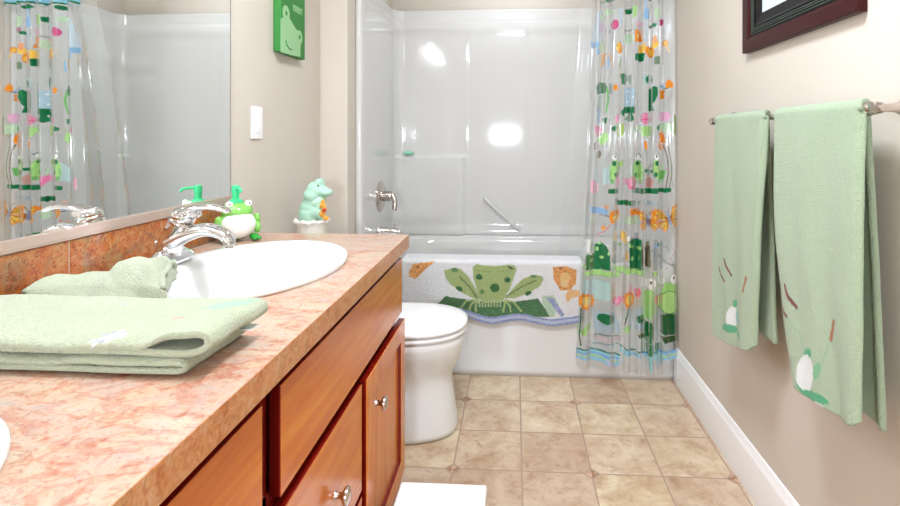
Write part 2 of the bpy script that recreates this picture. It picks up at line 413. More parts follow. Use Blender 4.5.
# ------------------------------------------------------------------ tub and surround
def sring(cx, cy, a, b, z, n=96, e=5.0, ang0=0):
    out = []
    for k in range(n):
        th = 2*PI*k/n; c, s = math.cos(th), math.sin(th)
        out.append((cx+a*math.copysign(abs(c)**(2/e), c), cy+b*math.copysign(abs(s)**(2/e), s), z))
    return out
TCX = (AL+WR)/2; TY0 = 2.5; TY1 = YB-0.002; TA = (WR-AL)/2-0.002; TCY = (TY0+TY1)/2; TB = (TY1-TY0)/2
tub = thing('bathtub', (TCX, TCY, 0), 'glossy white bathtub with plain apron filling the shower alcove', 'bathtub')
rings = [sring(TCX, TCY, TA, TB, 0.0, e=40), sring(TCX, TCY, TA, TB, 0.03, e=40), sring(TCX, TCY, TA-0.002, TB-0.006, 0.05, e=40), sring(TCX, TCY, TA-0.002, TB-0.006, 0.46, e=40),
         sring(TCX, TCY, TA, TB, 0.49, e=40), sring(TCX, TCY, TA, TB, 0.52, e=40), sring(TCX, TCY, TA-0.003, TB-0.003, 0.535, e=40), sring(TCX, TCY, TA-0.01, TB-0.01, 0.542, e=36), sring(TCX, TCY, TA-0.03, TB-0.03, 0.545, e=20),
         sring(TCX, TCY, TA-0.10, TB-0.075, 0.545, e=6), sring(TCX, TCY, TA-0.115, TB-0.088, 0.538, e=6), sring(TCX, TCY, TA-0.13, TB-0.10, 0.5, e=5.5), sring(TCX, TCY, TA-0.16, TB-0.12, 0.35, e=5),
         sring(TCX, TCY, TA-0.2, TB-0.15, 0.2, e=4.5), sring(TCX, TCY, TA-0.26, TB-0.19, 0.16, e=4), sring(TCX, TCY, TA-0.5, TB-0.3, 0.15, e=3)]
loft('basin', rings, M['fiberglass'], tub)
lathe('drain', [(0.0, 0.004), (0.03, 0.004), (0.034, 0.0)], (TCX-0.5, TCY, 0.158), M['chrome'], tub)

SZ1 = 1.95
sur = thing('tub_surround', (TCX, YB, 0.545), 'glossy white moulded shower surround panels above the tub', 'shower surround')
def surround():
    xl = AL+0.028; xr = WR-0.02; yb = YB-0.045; r = 0.06; path = []
    def arc(cx, cy, a0, a1, m=8):
        for k in range(m+1):
            a = a0+(a1-a0)*k/m; path.append((cx+r*math.cos(a), cy+r*math.sin(a), math.cos(a), math.sin(a)))
    y0 = TY0+0.004
    path += [(AL+0.001, y0, 0, -1), (xl-0.008, y0, 0, -1), (xl-0.002, y0+0.003, -0.7, -0.7), (xl, y0+0.01, -1, 0)]
    for k in range(1, 12): path.append((xl, y0+0.01+(yb-r-y0-0.01)*k/12, -1, 0))
    arc(xl+r, yb-r, PI, PI/2)
    n = 150
    for k in range(1, n): path.append((xl+r+(xr-xl-2*r)*k/n, yb, 0, 1))
    arc(xr-r, yb-r, PI/2, 0)
    for k in range(11, 0, -1): path.append((xr, y0+0.01+(yb-r-y0-0.01)*k/12, 1, 0))
    path += [(xr, y0+0.01, 1, 0), (xr+0.002, y0+0.003, 0.7, -0.7), (xr+0.008, y0, 0, -1), (WR-0.001, y0, 0, -1)]
    zs = np.concatenate([np.linspace(0.546, 0.60, 6), np.linspace(0.61, 1.0, 20), np.linspace(1.005, 1.05, 14), np.linspace(1.06, 1.86, 30), np.linspace(1.87, SZ1, 14)])
    sm = lambda a, b, x: (lambda q: q*q*(3-2*q))(min(1, max(0, (x-a)/(b-a))))
    P = np.zeros((len(path), len(zs), 3))
    for i, (x, y, nx, ny) in enumerate(path):
        for j, z in enumerate(zs):
            off = 0.012*sm(0.62, 0.56, z)+0.008*sm(SZ1-0.05, SZ1-0.035, z)*0
            if ny > 0.5 or nx < -0.9:
                led = sm(1.043, 1.028, z)
                if ny > 0.99:
                    lx = sm(-0.29, -0.34, x)
                    off += 0.022*led*lx
                    up = sm(1.03, 1.07, z)*sm(1.86, 1.80, z)
                    off += 0.0022*sm(1.86, 1.80, z)*(sm(-0.30, -0.290, x)*sm(0.08, 0.07, x))
                    off += 0.012*sm(1.90, 1.87, z)*0
                elif nx > -0.99: off += 0.022*led*min(1, ny*1.2)
            if z > 1.86: off -= 0.006*sm(1.86, 1.885, z)
            P[i, j] = (x-nx*off, y-ny*off, z)
    o = grid('wall_panel', P, M['fiberglass'], sur)
    bm = bmesh.new(); bm.from_mesh(o.data); bmesh.ops.recalc_face_normals(bm, faces=bm.faces)
    bm.faces.ensure_lookup_table()
    bm.to_mesh(o.data); bm.free()
    md = o.modifiers.new('s', 'SOLIDIFY'); md.thickness = 0.006; md.offset = 0
    return bake(o)
surround()
# diagonal moulded grab bar on the back panel
a = onY(485, 199, YB-0.075); b = onY(519, 230, YB-0.075)
pa = Vector((a[0], YB-0.075, a[1])); pb = Vector((b[0], YB-0.075, b[1])); bk = Vector((0, 0.026, 0))
tube('grab_bar', smoothpath([pa+bk, pa+Vector((0.004, 0.006, -0.003)), pa+(pb-pa)*0.2, pa+(pb-pa)*0.5, pa+(pb-pa)*0.8, pb+Vector((-0.004, 0.006, 0.003)), pb+bk], 5), 0.011, M['fiberglass'], sur)
# valve and spout on the alcove's left panel
XV = AL+0.029
vy, vz = onX(380, 196, XV)
val = thing('shower_valve', (XV, vy, vz), 'chrome lever shower valve with round plate on the white surround', 'faucet')
lathe('escutcheon', [(0.0, 0.0), (0.085, 0.0), (0.085, 0.004), (0.07, 0.012), (0.03, 0.016), (0.0, 0.016)], (XV+0.003, vy, vz), M['nickel'], val, 'X')
lathe('stem', [(0.03, 0.01), (0.028, 0.04), (0.03, 0.045), (0.026, 0.062), (0.0, 0.066)], (XV+0.003, vy, vz), M['nickel'], val, 'X')
tube('lever', smoothpath([(XV+0.05, vy, vz+0.005), (XV+0.075, vy-0.01, vz+0.002), (XV+0.09, vy-0.02, vz-0.03), (XV+0.088, vy-0.025, vz-0.075)], 5), [0.018]*6+[0.014]*10, M['nickel'], val)
sy, sz = onX(377, 232, XV); sz = 0.635
sp = thing('tub_spout', (XV, sy, sz), 'small chrome tub spout below the lever valve', 'faucet')
tube('spout_body', smoothpath([(XV+0.004, sy, sz), (XV+0.03, sy, sz+0.002), (XV+0.08, sy, sz+0.003), (XV+0.12, sy, sz-0.003), (XV+0.128, sy, sz-0.014)], 5), [0.03]*4+[0.026]*4+[0.023]*9+[0.019]*4, M['chrome'], sp)
lathe('diverter_knob', [(0.005, 0.0), (0.005, 0.018), (0.009, 0.02), (0.009, 0.028), (0.0, 0.03)], (XV+0.1, sy, sz+0.02), M['chrome'], sp)
# soap on the moulded ledge
so = blob('soap_bar', [(0, 0, 0.012, 0.035, 0.02, 0.012), (0.01, 0, 0.012, 0.03, 0.019, 0.012)], simple('mint_soap', rgb(150, 214, 180), 0.4, nscale=30, nstr=0.1), None, 0.003)
so.location = (-0.668, YB-0.075, 1.044); tag(so, 'small mint green soap bar in the corner ledge of the white surround', 'soap')

# ------------------------------------------------------------------ shower rod, rings, curtain, liner
RODZ = 1.985; CY = 2.455
rod = thing('shower_rod', (0, CY+0.02, RODZ), 'straight chrome shower rod spanning the alcove above the curtain', 'curtain rod')
# (alcove's side walls carry the flanges)
lathe('rod_tube', [(0.012, AL+0.002), (0.012, WR-0.002)], (0, CY+0.02, RODZ), M['chrome'], rod, 'X')
for xx in (AL+0.001, WR-0.013): lathe('flange', [(0.0, 0), (0.028, 0.0), (0.028, 0.012), (0.0, 0.012)], (xx, CY+0.02, RODZ), M['chrome'], rod, 'X')

G_D = rgb(22, 122, 74, 1); G_L = rgb(176, 226, 140, 1); G_M = rgb(120, 190, 110, 1); G_DD = rgb(12, 84, 48, 1)
ORG = rgb(244, 150, 44, 1); YEL = rgb(252, 208, 96, 1); PNK = rgb(238, 130, 176, 1); LPK = rgb(244, 196, 214, .85); BLU = rgb(140, 188, 232, .9); AQ = rgb(190, 226, 226, .7)
WH = rgb(248, 248, 244, 1); BRN = rgb(112, 84, 50, 1); BK = rgb(40, 60, 40, 1); LBL = rgb(150, 214, 240, .9); MAG = rgb(214, 84, 140, 1)
PG = rgb(196, 232, 190, .75)
def frog_small(cx, cy, flip=1):
    return [('e', cx, cy, 30, 72, 0.12*flip, G_L), ('s', [(cx+28*flip, cy-50), (cx+34*flip, cy+10), (cx+20*flip, cy+70)], 4, G_DD),
            ('e', cx+4*flip, cy-85, 20, 24, 0, WH), ('s', [(cx-12, cy-96), (cx+8, cy-106), (cx+22, cy-92)], 5, BK), ('e', cx+6*flip, cy-86, 6, 7, 0, BK),
            ('e', cx-2, cy-40, 15, 17, 0, G_D), ('e', cx+12*flip, cy+36, 13, 17, 0, G_D), ('e', cx-16*flip, cy+80, 12, 16, 0, G_M),
            ('s', [(cx-22*flip, cy+10), (cx-30*flip, cy+60), (cx, cy+96)], 6, G_M)]
def curtain_shapes():
    f = lambda x, y: onY(x, y, CY); S = []
    A = mapper(f, 6.75, 590, 0)
    S += A([('p', [(40, 90), (80, 70), (100, 240), (60, 300), (10, 300)], rgb(205, 228, 244, .6)), ('p', [(0, 280), (60, 290), (70, 330), (20, 325)], BLU), ('p', [(40, 330), (75, 345), (60, 380), (40, 370)], BLU),
            ('p', [(60, 110), (110, 100), (90, 150), (70, 140)], PG), ('e', 130, 75, 30, 22, 0, PG), ('p', [(190, 60), (215, 60), (215, 170), (195, 170)], rgb(190, 220, 240, .6)),
            ('e', 165, 170, 24, 34, 0.2, MAG), ('p', [(230, 70), (262, 52), (285, 60), (280, 95), (245, 90)], G_D), ('p', [(285, 40), (315, 45), (310, 110), (285, 125)], G_L),
            ('p', [(360, 60), (385, 60), (400, 95), (398, 135), (358, 135)], BLU), ('s', [(375, 0), (372, 60)], 14, rgb(160, 200, 236, .8)), ('e', 450, 90, 22, 40, 0, PG),
            ('e', 484, 145, 13, 24, 0, MAG), ('p', [(395, 185), (420, 158), (452, 160), (440, 185)], G_D), ('e', 328, 165, 20, 26, 0, LPK),
            ('s', [(235, 205), (280, 200)], 9, rgb(120, 140, 130, .8)), ('e', 262, 258, 28, 34, 0, PG), ('p', [(298, 205), (340, 195), (352, 280), (296, 288)], ORG), ('e', 322, 245, 8, 14, 0, YEL),
            ('s', [(378, 140), (375, 290)], 6, rgb(180, 210, 235, .8)),
            ('e', 196, 328, 20, 40, 0, ORG), ('e', 186, 320, 14, 30, 0, YEL), ('e', 182, 310, 4, 5, 0, BK), ('e', 350, 330, 25, 34, 0.3, YEL), ('e', 400, 350, 30, 40, -0.3, ORG), ('e', 405, 352, 17, 26, -0.3, YEL), ('e', 435, 300, 22, 30, 0.2, YEL), ('p', [(420, 250), (445, 240), (450, 290), (425, 300)], rgb(246, 170, 120, 1)),
            ('e', 508, 292, 18, 22, 0, ORG), ('e', 506, 292, 9, 12, 0, YEL), ('s', [(512, 300), (530, 350)], 8, YEL),
            ('p', [(298, 370), (325, 355), (365, 360), (360, 415), (298, 410)], G_D), ('p', [(430, 385), (470, 380), (468, 435), (430, 435)], rgb(110, 140, 110, .9)),
            ('p', [(75, 370), (118, 350), (100, 430), (70, 460)], rgb(240, 176, 100, .9)), ('e', 80, 320, 22, 40, 0, PG), ('s', [(200, 400), (198, 460)], 8, G_M), ('s', [(130, 380), (128, 450)], 10, BLU),
            ('s', [(455, 0), (458, 40)], 6, rgb(100, 90, 120, .9)), ('s', [(75, 30), (90, 10)], 4, BK), ('s', [(110, 195), (112, 215)], 6, rgb(90, 80, 110, .9)), ('e', 225, 515, 30, 20, 0, G_D)])
    B = mapper(f, 6.75, 590, 75)
    S += B([('p', [(40, 80), (60, 50), (110, 50), (125, 90), (110, 120), (40, 135)], G_D), ('s', [(120, 90), (128, 160), (112, 250)], 12, G_M), ('p', [(48, 140), (80, 135), (80, 250), (45, 230)], rgb(150, 190, 180, .55)), ('p', [(40, 230), (70, 240), (72, 330), (45, 330)], BLU[:3]+(.6,)),
            ('p', [(208, 10), (250, 0), (258, 30), (235, 70), (210, 60)], G_D), ('e', 168, 85, 14, 22, 0, ORG), ('p', [(355, 0), (410, 0), (405, 60), (360, 65)], rgb(160, 210, 210, .7)), ('e', 388, 32, 18, 24, 0, G_D),
            ('p', [(235, 85), (302, 85), (305, 215), (238, 215)], rgb(180, 214, 232, .8)), ('e', 262, 110, 5, 6, 0, WH), ('e', 285, 150, 5, 6, 0, WH), ('e', 258, 180, 5, 6, 0, WH),
            ('p', [(240, 212), (300, 212), (302, 255), (280, 262), (296, 300), (268, 318), (245, 300), (262, 262), (240, 255), (222, 285), (205, 250)], G_D),
            ('p', [(402, 95), (425, 75), (450, 80), (455, 130), (440, 170), (418, 200), (430, 245), (400, 245)], G_D),
            ('e', 526, 62, 18, 32, 0.2, ORG), ('e', 545, 70, 10, 20, 0, ORG), ('e', 487, 115, 20, 14, 0.5, ORG), ('e', 490, 145, 15, 18, 0, ORG), ('s', [(500, 95), (520, 90)], 8, BRN), ('s', [(475, 60), (500, 85)], 14, BLU),
            ('p', [(80, 300), (100, 285), (120, 285), (115, 330), (95, 322)], G_D), ('p', [(28, 350), (45, 338), (52, 350), (72, 342), (80, 370), (52, 425), (30, 390)], PNK), ('p', [(60, 420), (120, 380), (125, 440), (90, 480), (50, 450)], G_L),
            ('e', 182, 295, 16, 30, 0.2, rgb(238, 160, 200, .9)), ('p', [(140, 355), (165, 340), (175, 350), (168, 382), (145, 375)], G_D), ('p', [(180, 330), (235, 330), (238, 380), (215, 420), (180, 415)], rgb(170, 206, 90, 1)),
            ('e', 372, 295, 32, 42, 0, rgb(240, 150, 184, 1)), ('s', [(345, 300), (400, 300)], 6, MAG), ('s', [(372, 260), (370, 330)], 6, MAG), ('e', 505, 280, 34, 34, 0, rgb(238, 180, 214, .9)), ('s', [(565, 275), (570, 400)], 12, rgb(120, 160, 70, 1)),
            ('p', [(465, 325), (560, 330), (560, 400), (500, 395), (470, 350)], PG), ('p', [(330, 345), (410, 345), (405, 420), (345, 415)], G_L), ('s', [(370, 340), (375, 415)], 5, G_M), ('e', 300, 360, 12, 16, 0, rgb(110, 150, 130, .9)), ('e', 457, 358, 10, 18, 0, G_D),
            ('e', 485, 420, 18, 46, -0.25, ORG), ('e', 372, 475, 12, 34, -0.1, ORG), ('e', 470, 480, 14, 30, -0.4, ORG), ('s', [(30, 460), (25, 500)], 8, BRN)])
    Cc = mapper(f, 6.75, 590, 150)
    S += Cc([('s', [(498, -30), (520, 60), (525, 150), (508, 255)], 7, BRN), ('s', [(525, -20), (545, 90), (545, 170), (530, 260)], 6, rgb(120, 130, 80, 1)), ('s', [(375, 0), (400, 150), (395, 250)], 5, BRN),
             ('p', [(90, 140), (135, 90), (140, 220), (85, 240)], AQ), ('p', [(200, 70), (225, 80), (222, 105), (190, 120)], rgb(170, 214, 110, 1)), ('p', [(270, 100), (300, 70), (310, 180), (270, 180)], rgb(200, 230, 210, .7)),
             ('p', [(0, 200), (30, 205), (62, 245), (55, 285), (0, 290)], rgb(246, 190, 210, .9)), ('s', [(15, 205), (20, 285)], 5, PNK),
             ('p', [(395, 175), (430, 210), (415, 255), (370, 250), (372, 200)], rgb(214, 160, 150, .95)),
             ('p', [(470, 140), (510, 135), (500, 190), (465, 215)], G_M), ('e', 376, 140, 14, 12, 0, G_D), ('e', 408, 145, 12, 12, 0, G_D), ('s', [(250, 140), (250, 200)], 8, PG)]
            + frog_small(160, 130, 1) + frog_small(322, 130, -1) + frog_small(452, 130, -1)
            + [('p', [(235, 215), (245, 180), (262, 200), (285, 175), (300, 180), (312, 210), (305, 265), (262, 265)], PNK), ('p', [(262, 200), (285, 190), (290, 240), (268, 240)], rgb(246, 176, 206, 1)), ('p', [(120, 265), (150, 258), (190, 265), (190, 295), (120, 294)], G_D), ('p', [(318, 258), (465, 258), (465, 295), (318, 295)], G_D), ('p', [(465, 260), (540, 252), (545, 280), (500, 290), (465, 285)], G_D),
               ('p', [(182, 340), (300, 338), (318, 350), (310, 376), (185, 374)], G_D), ('s', [(245, 340), (245, 374)], 12, G_DD), ('p', [(365, 340), (460, 345), (455, 372), (360, 370)], rgb(170, 190, 200, .7)),
               ('p', [(0, 372), (118, 405), (115, 440), (0, 420)], BLU), ('p', [(92, 380), (115, 368), (130, 385), (110, 405)], rgb(230, 170, 130, 1)), ('s', [(70, 440), (125, 445)], 6, BRN),
               ('p', [(135, 410), (195, 402), (200, 440), (178, 490), (140, 495), (125, 460)], ORG), ('p', [(145, 445), (172, 445), (160, 480)], YEL), ('e', 182, 422, 7, 8, 0, BRN), ('p', [(262, 395), (320, 395), (325, 440), (265, 440)], ORG), ('e', 300, 408, 6, 7, 0, BRN), ('p', [(232, 450), (320, 445), (320, 500), (235, 500)], PG),
               ('p', [(0, 430), (40, 440), (35, 490), (0, 490)], rgb(200, 232, 190, .7)), ('e', 62, 30, 16, 26, 0.2, rgb(130, 110, 90, .9)), ('s', [(540, 180), (560, 250)], 3, BRN)])
    def butterfly(cx, cy, s, a):
        c, q = math.cos(a), math.sin(a); R = lambda x, y: (cx+s*(x*c-y*q), cy+s*(x*q+y*c)); o = []
        for k in (-1, 1):
            up = [R(k*6, -5), R(k*35, -62), R(k*70, -78), R(k*80, -50), R(k*60, -5), R(k*8, 8)]
            lo = [R(k*6, 5), R(k*58, 5), R(k*66, 40), R(k*42, 70), R(k*16, 50)]
            sh = lambda P_, f_: [(R(k*34, -20)[0]*(1-f_)+x*f_, R(k*34, -20)[1]*(1-f_)+y*f_) for x, y in P_]
            sh2 = lambda P_, f_: [(R(k*34, 32)[0]*(1-f_)+x*f_, R(k*34, 32)[1]*(1-f_)+y*f_) for x, y in P_]
            o += [('p', up, ORG), ('p', lo, ORG), ('p', sh(up, .74), YEL), ('p', sh2(lo, .72), YEL)]
            for e in ((60, -60), (68, -40), (50, -15), (55, 20), (48, 48), (28, 52)): o.append(('s', [R(0, 0), R(k*e[0], e[1])], 2.6*s+1.4, rgb(150, 90, 30, 1)))
            o.append(('s', [R(0, -20), R(k*14, -70)], 3.2, BRN))
        o.append(('s', [R(0, -28), R(0, 32)], 14*s, rgb(150, 160, 190, 1))); return o
    D = mapper(f, 6.75, 570, 225)
    S += Cc(butterfly(395, 480, 0.95, 0.0) + [('p', [(408, 408), (468, 402), (472, 440), (458, 478), (415, 495)], ORG), ('p', [(425, 445), (448, 445), (440, 475)], YEL), ('e', 455, 424, 7, 8, 0, BRN)] + butterfly(530, 462, 1.15, -0.25))
    S += D([('e', 225, 20, 16, 12, -0.5, ORG), ('s', [(265, -5), (235, 40), (185, 70)], 7, rgb(220, 110, 90, 1)),
            ('p', [(95, 230), (110, 195), (170, 190), (175, 300), (100, 300)], rgb(52, 120, 60, 1)), ('p', [(170, 130), (210, 115), (245, 140), (265, 190), (270, 300), (160, 302)], G_D), ('s', [(170, 215), (230, 290)], 5, G_DD), ('e', 185, 162, 11, 15, 0, G_L), ('e', 200, 126, 11, 9, 0, G_L), ('e', 215, 218, 14, 10, 0, G_L), ('e', 142, 236, 12, 14, 0, G_L), ('e', 256, 190, 7, 12, 0, G_L), ('e', 95, 280, 12, 18, 0, G_L),
            ('e', 128, 110, 28, 20, 0.3, WH), ('e', 118, 150, 18, 32, 0, WH), ('e', 142, 182, 16, 18, 0, WH), ('s', [(105, 85), (118, 92)], 4, BK),
            ('p', [(90, 312), (180, 302), (270, 310), (345, 325), (335, 352), (200, 340), (100, 335)], G_L), ('s', [(90, 335), (200, 342), (335, 352)], 3, G_M),
            ('p', [(302, 290), (330, 278), (400, 290), (520, 308), (500, 335), (400, 330), (305, 310)], G_L), ('p', [(550, 315), (602, 312), (580, 345), (550, 345)], G_L), ('s', [(302, 310), (400, 333), (500, 338)], 3, G_M),
            ('p', [(392, 110), (420, 95), (478, 95), (488, 180), (492, 302), (398, 295)], G_D), ('e', 400, 135, 11, 15, 0, G_L), ('e', 463, 154, 12, 14, 0, G_L), ('e', 418, 228, 12, 15, 0, G_L), ('e', 378, 205, 9, 40, 0, rgb(220, 170, 60, 1)), ('e', 485, 220, 8, 60, 0, rgb(50, 90, 40, 1)),
            ('e', 362, 72, 18, 30, 0, rgb(240, 200, 100, 1)), ('e', 372, 105, 14, 20, 0, YEL), ('e', 390, 88, 10, 18, 0, WH), ('e', 337, 132, 10, 12, 0, G_M), ('s', [(440, 60), (440, 90)], 14, rgb(130, 120, 150, .9)),
            ('p', [(500, 120), (535, 110), (545, 280), (505, 290)], rgb(120, 116, 70, .85)), ('s', [(518, 160), (522, 280)], 9, rgb(80, 60, 30, 1)), ('e', 505, 128, 15, 18, 0, rgb(220, 220, 200, 1)),
            ('p', [(560, 90), (602, 110), (602, 305), (555, 300)], rgb(150, 165, 160, .7)), ('e', 580, 140, 16, 22, 0, BLU), ('e', 598, 138, 11, 14, 0, G_D), ('s', [(575, 120), (560, 300)], 4, rgb(90, 100, 90, 1))]
           + [('e', 640+30*math.cos(q*0.55), 220+75*math.sin(q*0.55), 3, 4, 0, BRN) for q in range(12)] + [('e', 690+15*math.sin(q), 160+q*14, 3, 4, 0, rgb(120, 60, 60, 1)) for q in range(10)]
           + [('p', [(85, 360), (180, 370), (270, 380), (300, 440), (290, 510), (80, 505)], AQ), ('p', [(175, 380), (270, 385), (285, 510), (165, 500)], rgb(190, 228, 222, .8))])
    E = mapper(f, 5.95, 570, 295)
    petals = lambda cx, cy, r, pr, n, sx=1.0: [('e', cx+r*math.cos(2*PI*k/n)*sx, cy+r*math.sin(2*PI*k/n), pr*sx, pr, 0, ORG) for k in range(n)]
    S += E([('p', [(140, 100), (260, 95), (300, 180), (305, 235), (145, 220)], rgb(176, 200, 214, .8)), ('e', 215, 140, 54, 32, 0.15, G_D), ('p', [(390, 90), (440, 60), (440, 200), (385, 210)], rgb(186, 210, 224, .8)), ('e', 420, 138, 26, 26, 0, G_D),
            ('p', [(55, 230), (95, 170), (125, 165), (120, 205), (85, 240)], G_L), ('p', [(318, 190), (355, 170), (365, 190), (345, 225), (318, 215)], G_L), ('s', [(45, 170), (45, 225)], 14, PG),
            ('s', [(66, 80), (62, 170), (55, 240), (64, 300)], 8, G_DD), ('s', [(345, 70), (335, 120), (322, 175)], 8, G_DD),
            ('s', [(145, 255), (150, 235), (230, 235), (295, 250)], 9, rgb(120, 130, 130, 1)), ('p', [(145, 245), (300, 250), (305, 275), (145, 270)], rgb(214, 190, 190, .6)), ('s', [(140, 288), (290, 290)], 10, rgb(140, 160, 160, .8))]
           + petals(98, 36, 36, 15, 9) + [('e', 98, 36, 30, 31, 0, YEL), ('e', 98, 36, 14, 15, 0, rgb(240, 220, 150, 1))]
           + petals(350, 25, 36, 15, 9, .75) + [('e', 350, 25, 22, 31, 0, YEL), ('s', [(335, 0), (362, 50)], 4, ORG)]
           + [('p', [(250, 20), (268, 8), (282, 22), (300, 8), (314, 25), (300, 60), (270, 66), (250, 45)], PNK), ('e', 280, 38, 16, 16, 0, rgb(246, 180, 206, 1)),
              ('p', [(385, -30), (405, -50), (420, -25), (410, 10), (390, 5)], rgb(236, 110, 140, 1)),
              # the big frog in checked trousers and its neighbour
              ('p', [(440, -20), (480, -40), (505, 0), (505, 110), (470, 145), (440, 140)], G_L), ('e', 480, -70, 30, 34, 0, WH), ('e', 478, -78, 7, 9, 0, BRN),
              ('p', [(540, -10), (560, -75), (640, -75), (652, -10), (652, 100), (610, 110), (545, 100), (520, 60)], rgb(160, 216, 120, 1)), ('e', 590, 40, 62, 66, 0, rgb(184, 230, 140, 1)), ('e', 620, -95, 26, 30, 0, WH), ('e', 616, -104, 7, 8, 0, BRN), ('e', 540, -88, 20, 24, 0, rgb(222, 226, 214, 1)),
              ('s', [(528, 70), (560, 104), (600, 110), (645, 80)], 4, G_DD), ('s', [(540, 0), (575, -28), (620, -20), (648, 10)], 3, G_DD), ('e', 518, 30, 14, 34, 0, rgb(236, 130, 140, 1)),
              ('p', [(442, 170), (460, 155), (490, 165), (500, 200), (498, 280), (460, 290), (445, 240)], rgb(20, 130, 60, 1)),
              ('p', [(540, 115), (580, 108), (650, 112), (652, 232), (560, 235), (540, 225)], rgb(14, 100, 48, 1))]
           + [('s', [(548+k*20, 112), (548+k*20, 232)], 3, G_DD) for k in range(6)] + [('s', [(542, 140+k*26), (650, 140+k*26)], 3, G_DD) for k in range(4)] + [('s', [(445, 190+k*26), (500, 190+k*26)], 3, G_DD) for k in range(4)] + [('s', [(462+k*18, 165), (462+k*18, 285)], 3, G_DD) for k in range(2)]
           + [('p', [(400, 230), (445, 228), (448, 260), (405, 250)], rgb(84, 110, 70, 1)), ('p', [(535, 245), (640, 235), (650, 268), (560, 285)], rgb(46, 84, 40, 1)),
              ('p', [(25, 318), (140, 325), (240, 340), (300, 362), (295, 420), (270, 435), (190, 395), (80, 385), (30, 375)], LBL), ('s', [(25, 320), (140, 322), (240, 338), (298, 362)], 9, rgb(20, 116, 84, 1)), ('s', [(30, 355), (150, 362), (290, 400)], 8, rgb(190, 222, 120, .9)), ('s', [(30, 340), (150, 345), (290, 382)], 8, rgb(120, 170, 230, .9)), ('s', [(220, 385), (265, 432)], 16, rgb(206, 206, 250, .95)),
              ('p', [(300, 310), (360, 335), (420, 350), (420, 370), (340, 362), (300, 335)], LBL), ('s', [(300, 300), (340, 322), (445, 342)], 9, rgb(20, 116, 84, 1)), ('p', [(430, 345), (645, 318), (645, 375), (510, 390), (445, 370)], LBL), ('s', [(445, 350), (640, 325)], 9, rgb(110, 160, 230, .95)), ('s', [(510, 372), (645, 345)], 10, rgb(190, 222, 150, .95)),
              ('p', [(455, 290), (495, 290), (500, 340), (470, 370), (455, 340)], rgb(20, 130, 60, 1)), ('p', [(505, 285), (535, 290), (535, 330), (510, 360)], rgb(20, 130, 60, 1)), ('p', [(460, 360), (490, 365), (486, 470), (468, 440)], rgb(150, 214, 214, .95)), ('p', [(512, 350), (535, 350), (532, 430), (515, 425)], rgb(150, 214, 224, .95))])
    # header band of water and leaves near the top hem
    tx = lambda x, z: (x, z)
    S += [('p', [(0.30, 1.815), (0.40, 1.828), (0.50, 1.815), (0.62, 1.83), (0.78, 1.818), (0.78, 1.87), (0.30, 1.87)], LBL), ('s', [(0.30, 1.815), (0.40, 1.828), (0.50, 1.815), (0.62, 1.83), (0.78, 1.818)], 0.009, G_D), ('s', [(0.3, 1.85), (0.78, 1.85)], 0.01, BLU), ('e', 0.45, 1.80, 0.02, 0.012, 0, G_D), ('e', 0.62, 1.805, 0.03, 0.012, 0, G_D)]
    return S
def make_curtain():
    nx, nz = 230, 720; zt = RODZ-0.035
    P = np.zeros((nx, nz, 3)); u = np.linspace(0, 1, nx)[:, None]; w = np.linspace(0, 1, nz)[None, :]
    xl0, xl1 = 0.368, 0.285
    zb = 0.05
    Z = zb+(zt-zb)*w + 0*u
    fr = 1-w
    X = (xl0+(xl1-xl0)*fr**1.2)+(0.752-(xl0+(xl1-xl0)*fr**1.2))*u
    Z = Z+(1-w)**6*(0.03*(1-u)**2-0.015*u)
    amp = 0.012+0.008*w
    ph = 2*PI*(6*u+0.3*np.sin(2*PI*u*1.3+1)+0.06*np.sin(7*w))
    Y = CY+amp*np.sin(ph)+0.005*np.sin(ph*2.1+3*w)
    Y = np.minimum(Y, TY0-0.008-0.0*w)
    Xp = X+0.004*np.cos(ph)*1.0
    Y = np.where(Z < 0.56, np.minimum(Y, TY0-0.012), Y)
    P[..., 0] = Xp; P[..., 1] = Y; P[..., 2] = Z
    root = thing('shower_curtain', (0.52, CY, zb), 'clear vinyl shower curtain printed with green frogs, butterflies and flowers', 'shower curtain')
    o = grid('curtain_sheet', P, M['curtain'], root)
    C = paint(Xp, Z, (0.9, 0.92, 0.92, 0.03), curtain_shapes())
    setprint(o, C)
    hem = tube('top_hem', [tuple(P[i, -1]) for i in range(0, nx, 3)], 0.004, M['liner'], root, n=8)
    return root, P
cur, CP = make_curtain()
rg = lathe('curtain_ring', [(0.0, 0), (0.001, 0)], (0, 0, 0), M['chrome'])
bpy.data.objects.remove(rg)
N = 40; V = []; F = []
for i in range(N):
    a = 2*PI*i/N
    for k in range(8):
        b2 = 2*PI*k/8; R_ = 0.024+0.002*math.cos(b2); V.append((0.002*math.sin(b2), R_*math.cos(a), R_*math.sin(a)*1.25))
        F.append((i*8+k, i*8+(k+1) % 8, ((i+1) % N)*8+(k+1) % 8, ((i+1) % N)*8+k))
ring0 = mesh('curtain_ring', V, F, M['chrome'])
for i, xx in enumerate(np.linspace(0.39, 0.735, 8)):
    r_ = ring0 if i == 0 else ring0.copy()
    if i: COL.objects.link(r_)
    r_.location = (xx, CY+0.02, RODZ-0.018); tag(r_, 'thin chrome ring carrying the clear frog curtain on the rod', 'curtain ring', 'rings on the shower rod')
